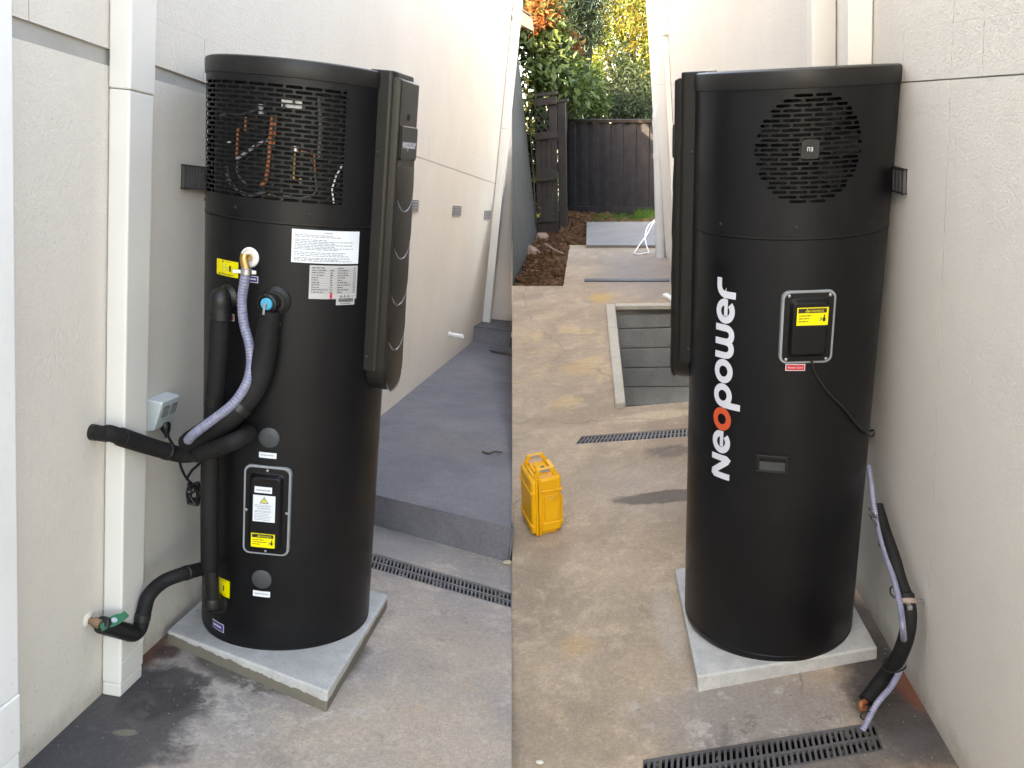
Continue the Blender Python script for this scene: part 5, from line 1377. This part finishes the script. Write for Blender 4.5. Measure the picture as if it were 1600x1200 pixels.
# ------------------------------------------------------------------ overflow hose and lagged pipe of the right heater
r = root('overflow_pipe', gr(1345, 1135), 'black lagged overflow pipe bending towards the drain beside the right heater', 'pipe')
wy = lambda px, py, o_: U(px, py, (OR + outR * o_, outR))
pA = [wy(1371, 790, .05), wy(1383, 830, .05), wy(1397, 870, .05), wy(1407, 905, .05), wy(1416, 930, .05)]
pB = [wy(1416, 928, .05), wy(1420, 960, .055), wy(1416, 995, .065), wy(1402, 1030, .085), D(1378, 1062, 2.58), D(1353, 1095, 2.54)]
MB().tube(smooth_path(pA, 7), .0195, 18).build('lagging', M['rub'], r, smooth=True)
MB().tube(smooth_path(pB, 7), [.0245] * 36, 18).build('lagging', M['rub'], r, smooth=True)
e_ = D(1353, 1095, 2.54); MB().tube(smooth_path([e_ + (D(1353, 1095, 2.54) - D(1378, 1062, 2.58)) * -.2, e_, D(1345, 1100, 2.53), D(1347, 1110, 2.52)], 4), .010, 10).build('copper_tail', M['copper'], r, smooth=True)
MB().lathe(D(1349, 1109, 2.52), V((0, 0, 1)), [(.012, 0), (.012, .012)], 6).build('copper_nut', M['copper'], r)
cb = wy(1417, 940, .052); MB().lathe(cb - (pB[1] - pB[0]).normalized() * .008, pB[1] - pB[0], [(.030, 0), (.030, .016)], 20).build('pipe_clip', plain('tan_strap', (.30, .23, .19), .6), r, smooth=True)
mb = MB(); mb.box(cb + dr * -.02 + NR * .0, -dr * .03, NR * .014, outR * .016); mb.box(cb - outR * .05 - NR * .004, -dr * .012, NR * .012, outR * .05); mb.build('clip_bracket', M['steel'], r, bevel=.002)
for (px, py, o_, rr_) in ((1408, 925, .052, .034), (1397, 1040, .09, .036), (1386, 850, .05, .026)):
    c = wy(px, py, o_); 
    pts = [c + (outR * math.cos(a * .5236) * rr_ + dr * math.sin(a * .5236) * rr_ + NR * .006 * math.sin(a)) for a in range(13)]
    MB().tube(pts, .0025, 6).build('cable_tie', M['rubs'], r, smooth=True)
r = root('overflow_hose', gr(1348, 1140), 'clear ribbed overflow hose strapped to the lagged pipe, ending over the drain', 'hose', 'drain hoses of the heaters')
hp = [wy(1357, 728, .06), wy(1362, 760, .065), wy(1367, 800, .068), wy(1375, 835, .07), wy(1385, 870, .072), wy(1398, 910, .075), wy(1407, 950, .085), wy(1411, 985, .10), D(1413, 1015, 2.60), D(1409, 1040, 2.56), D(1393, 1072, 2.50), D(1370, 1100, 2.46), D(1348, 1141, 2.44)]
hose(r, hp, .0095)
c = D(1354, 1118, 2.45); pts = [c + V((math.cos(a * .5236) * .02, 0, math.sin(a * .5236) * .016)) for a in range(13)]
MB().tube(pts, .0022, 6).build('cable_tie', M['rubs'], r, smooth=True)
hk = wy(1366, 815, .085)
mb = MB()
for dz in (0, .025): mb.bar(hk + NR * dz - dr * .0 + dr * .05, hk + NR * dz - dr * .03, .005, .004)
mb.build('wire_hook', M['steel'], r)
# litter on the ground
def pebble(px, py, G, n, s_, col, label, name='pebble'):
    c = U(px, py, G) + n * s_ * .4; bm = bmesh.new(); bmesh.ops.create_icosphere(bm, subdivisions=2, radius=s_)
    mb = MB(); mb.add([c + V((v.co.x * 1.5, v.co.y, v.co.z * .6)) * (1 + .4 * mnoise.noise(v.co * 60 + V((px, 0, 0)))) for v in bm.verts], [tuple(v.index for v in f.verts) for f in bm.faces]); bm.free()
    tag(mb.build(name, plain(name + str(int(px)), col, .9), smooth=False), label, 'pebble')
pebble(793, 881, GL, NL, .016, (.50, .42, .30), 'cream stone chip below the kerb near the drain')
pebble(843, 1192, GR, NR, .009, (.6, .58, .5), 'tiny pale stone chip at the bottom of the right concrete')
def twig(px, py, G, n, pts, label, name, col, rad_=.004):
    mb = MB(); mb.tube(smooth_path([U(a, b, G) + n * (.006 + .004 * i) for i, (a, b) in enumerate(pts)], 4), rad_, 6); tag(mb.build(name, plain(name + str(px), col, .8)), label, 'twig')
twig(770, 710, SL, SLn, [(754, 707), (763, 711), (772, 709), (784, 711)], 'thin dry twig on the raised blue-grey slab', 'twig', (.10, .08, .06), .006)
twig(870, 395, GR, NR, [(852, 382), (868, 393), (880, 398)], 'pale stick lying on the soil of the garden bed', 'stick', (.35, .24, .18), .018)
# ------------------------------------------------------------------ trees and shrubs beyond the fences
def leaf_mesh(name, mat, L, W, fold=.25):
    mb = MB(); z = W * fold
    mb.add([(0, 0, 0), (W * .38, L * .3, z), (W * .5, L * .55, z), (0, L, 0), (-W * .5, L * .55, z), (-W * .38, L * .3, z), (0, L * .3, 0), (0, L * .55, 0)],
           [(0, 1, 6), (1, 2, 7, 6), (2, 3, 7), (3, 4, 7), (4, 5, 6, 7), (5, 0, 6)])
    me = mb.mesh(name); me.materials.append(mat); return me, mb
def cloud(pts_fn, n, L, W, seed, droop=.3, fold=.25, sv=.35):
    q = random.Random(seed); mb = MB(); base = leaf_mesh
    for _ in range(n):
        p = pts_fn(q)
        if p is None: continue
        s_ = 1 + q.uniform(-sv, sv); l, w = L * s_, W * s_
        d = V((q.gauss(0, 1), q.gauss(0, 1) - .25, q.gauss(0, .8) - droop)).normalized()
        sd_ = d.cross(V((q.gauss(0, .5), q.gauss(0, .5) - .2, 1))).normalized(); up_ = sd_.cross(d) * fold * w
        mb.add([p, p + d * l * .5 + sd_ * w * .5 + up_, p + d * l, p + d * l * .5 - sd_ * w * .5 + up_, p + d * l * .5], [(0, 1, 4), (1, 2, 4), (2, 3, 4), (3, 0, 4)])
    return mb
def clumps(cs, seed):                                # (centre, radius) clumps: points near their surfaces
    wts = [r ** 2 for c, r in cs]
    def fn(q):
        c, r = q.choices(cs, wts)[0]
        d = V((q.gauss(0, 1), q.gauss(0, 1), q.gauss(0, 1))).normalized()
        return c + d * r * (q.random() ** .45) * V((1, 1, 1)).x
    return fn
def limbs(mb, base, tips, r0, seed):
    q = random.Random(seed)
    for t in tips:
        m = base.lerp(t, .5) + V((q.uniform(-.2, .2), q.uniform(-.2, .2), q.uniform(0, .25)))
        pts = smooth_path([base, m, t], 5); n = len(pts)
        mb.tube(pts, [r0 * (1 - .82 * i / (n - 1)) for i in range(n)], 6)
    return mb
M['bark'] = plain('dark_bark', (.035, .026, .02), .9, var=.4, nscale=20, bump=.6)
GZ = lambda x, y: onp(GR, x, y) + V((0, 0, -.1))

# photinia over the gate: big glossy leaves, red new growth on top
def mkcl(spec): return [(D(px, py, y), r) for (px, py, y, r) in spec]
cs = mkcl([(833, 120, 14.6, .26), (848, 95, 14.8, .40), (862, 75, 15.0, .42), (846, 45, 15.0, .45), (866, 120, 14.6, .40), (885, 138, 14.7, .28), (890, 108, 15.2, .30), (905, 145, 14.9, .24), (912, 122, 15.4, .24), (836, 20, 15.2, .42), (856, 18, 15.4, .36), (833, 75, 14.9, .36), (820, 45, 15, .32), (868, 45, 15.6, .26), (880, 80, 15.6, .26), (900, 165, 15.2, .22), (838, 170, 14.6, .3), (835, 205, 14.6, .3), (848, 230, 14.7, .3), (840, 260, 14.7, .3), (845, 300, 14.7, .3), (832, 320, 14.6, .25)])
tr = root('photinia_shrub', GZ(.9, 15), 'tall photinia shrub with big green leaves and red tips above the gate', 'shrub')
M['phot'] = m_leaf('photinia_leaf', (.045, .085, .022), (.13, .17, .055), (.085, .12, .04), .32, .25)
M['photr'] = m_leaf('photinia_red_leaf', (.22, .065, .02), (.34, .13, .04), None, .4, .3)
mb = limbs(MB(), GZ(.42, 14.9), [c for c, r in cs], .05, 2); mb.build('trunk', M['bark'], tr, smooth=True)
cloud(clumps(cs, 1), 3600, .15, .07, 21, .2).build('crown', M['phot'], tr)['kind'] = 'stuff'
rc = mkcl([(838, 12, 14.9, .30), (858, 14, 15.0, .30), (848, 28, 14.7, .22), (868, 40, 14.9, .20), (876, 52, 15.0, .20), (832, 30, 14.7, .2), (893, 75, 15.2, .16), (890, 62, 15.2, .15), (838, 42, 14.5, .15), (903, 80, 15.2, .15)])
cloud(clumps(rc, 2), 700, .11, .045, 22, -.2).build('red_new_growth', M['photr'], tr)['kind'] = 'stuff'
lm, _ = leaf_mesh('leaf', M['phot'], .16, .085)
q = random.Random(31); ivt = XF[tr.name].inverted()
for k in range(230):
    c, r_ = q.choice(cs[:13]); d = V((q.gauss(0, .7), -abs(q.gauss(0, 1)) - .2, q.gauss(0, .7))).normalized(); p = c + d * r_ * .97
    dn = V((q.gauss(0, .6), -.5 + q.gauss(0, .3), -.5 + q.gauss(0, .5))).normalized(); s_ = dn.cross(V((0, -.3, 1))).normalized(); u_ = s_.cross(dn); sc = q.uniform(.75, 1.25)
    o = new_obj('leaf', lm, tr); o.matrix_local = ivt @ Matrix(((s_.x * sc, dn.x * sc, u_.x * sc, p.x), (s_.y * sc, dn.y * sc, u_.y * sc, p.y), (s_.z * sc, dn.z * sc, u_.z * sc, p.z), (0, 0, 0, 1)))

# hedge shrub behind the back fence
cs = mkcl([(905, 185, 17.0, .45), (925, 172, 17.3, .45), (950, 180, 17.0, .55), (980, 178, 17.2, .55), (1005, 180, 17.0, .55), (965, 150, 17.8, .55), (940, 155, 18, .35), (990, 150, 17.8, .5), (1012, 160, 17.8, .45), (890, 172, 17.2, .4), (974, 118, 18.2, .42), (962, 95, 18.4, .30), (985, 108, 18.4, .32), (972, 82, 18.5, .24), (1022, 175, 17.5, .5), (1000, 135, 18, .35)])
tr = root('dark_hedge_shrub', GZ(1.9, 17.5), 'dense dark green shrub rising behind the charcoal back fence', 'shrub')
M['hedge'] = m_leaf('hedge_leaf', (.018, .034, .014), (.055, .085, .035), (.035, .052, .024), .5, .2)
mb = limbs(MB(), GZ(1.9, 17.6), [c for c, r in cs], .06, 5); mb.build('trunk', M['bark'], tr, smooth=True)
cloud(clumps(cs, 3), 9000, .085, .036, 41, .1).build('crown', M['hedge'], tr)['kind'] = 'stuff'
# light green shrub between photinia and hedge
cs = mkcl([(905, 150, 16.2, .28), (920, 145, 16.3, .28), (922, 125, 16.8, .28), (935, 165, 16.3, .26), (895, 165, 16.1, .26), (908, 105, 16.9, .2)])
tr = root('bright_green_shrub', GZ(1.2, 16.4), 'lighter green leafy shrub right of the photinia', 'shrub')
mb = limbs(MB(), GZ(1.25, 17.2), [c for c, r in cs], .04, 6); mb.build('trunk', M['bark'], tr, smooth=True)
cloud(clumps(cs, 4), 2600, .10, .042, 43, .1).build('crown', m_leaf('bright_leaf', (.05, .10, .025), (.15, .20, .06), None, .45, .3), tr)['kind'] = 'stuff'
# dark conifer
cs = mkcl([(880, 5, 25, .9), (905, 10, 25, 1.0), (900, 40, 25, .8), (885, 30, 25.5, .8), (912, 28, 25.3, .7), (925, 50, 26, .5), (870, -15, 25, 1.0), (905, -25, 25.5, 1.1), (925, -20, 26, .8), (905, 70, 25.5, .5), (895, 60, 25.5, .6), (850, -30, 25, 1.2)])
tr = root('conifer_tree', V((2.2, 25.5, -1)), 'dark blue-green conifer behind the photinia', 'tree')
mb = limbs(MB(), V((2.2, 25.5, -1)), [c for c, r in cs], .16, 7); mb.build('trunk', M['bark'], tr, smooth=True)
cloud(clumps(cs, 5), 12000, .17, .035, 51, .3).build('crown', m_leaf('conifer_leaf', (.016, .032, .020), (.045, .075, .045), None, .6, .15), tr)['kind'] = 'stuff'
# sunlit golden tree
cs = mkcl([(950, 45, 30, .9), (975, 35, 30, 1.0), (1000, 30, 30.5, 1.0), (1015, 60, 30, 1.0), (985, 65, 30, .9), (945, 70, 30.5, .7), (960, 85, 30, .6), (1008, 90, 30, .9), (1015, 115, 30.5, .7), (960, 20, 30.5, .7), (985, 10, 31, .9), (1010, 5, 31, .9), (935, 60, 30.5, .6), (930, 85, 30, .5), (1030, 30, 30.5, 1.2), (925, 100, 29.5, .5), (940, 110, 30, .6), (995, 125, 30, .6), (1015, 150, 30, .5), (930, 30, 30, .5), (945, 120, 29.6, .5), (1000, -15, 31, .9), (960, -5, 31, .7)])
tr = root('golden_tree', V((4.2, 30.5, -1)), 'sunlit yellow-green tree with bare dark branches beyond the fence', 'tree')
mb = limbs(MB(), V((4.2, 30.5, -1)) + V((.5, 0, 1.2)), [c for c, r in cs], .14, 9); mb.build('trunk', M['bark'], tr, smooth=True)
cloud(clumps(cs, 6), 8000, .17, .07, 61, .2).build('crown', m_leaf('golden_leaf', (.10, .16, .03), (.20, .22, .04), (.26, .22, .05), .5, .4), tr)['kind'] = 'stuff'
# backing woodland so that the garden is closed off
cs = [(V((x, 40 + rnd.uniform(-2, 2), z)), rnd.uniform(1.2, 2.0)) for x in range(-14, 26, 2) for z in (0, 2, 3.6)]
o = cloud(clumps(cs, 7), 7000, .5, .25, 71, .1).build('distant_wood', M['hedge']); tag(o, 'dark mass of trees far behind the garden', 'trees', kind='stuff')
# fence climber with small yellow leaves at the garage corner
cs = mkcl([(824, 145, 13.0, .05), (825, 165, 13.0, .06), (827, 190, 13.0, .05), (829, 205, 13, .06), (836, 320, 13.1, .05), (837, 335, 13.1, .05), (833, 280, 13.1, .04), (823, 125, 13.0, .05)])
tr = root('creeper', b1, 'thin creeper with yellow-green leaves climbing the corner of the dark side wall', 'plant')
MB().tube(smooth_path([D(838, 355, 12.95), D(834, 290, 12.95), D(829, 215, 12.95), D(825, 150, 12.95), D(821, 105, 12.95)], 6), .010, 6).build('stem', M['bark'], tr, smooth=True)
cloud(clumps(cs, 8), 130, .06, .035, 81, .1).build('leaves', m_leaf('creeper_leaf', (.22, .22, .04), (.38, .33, .07), None, .5, .4), tr)['kind'] = 'stuff'
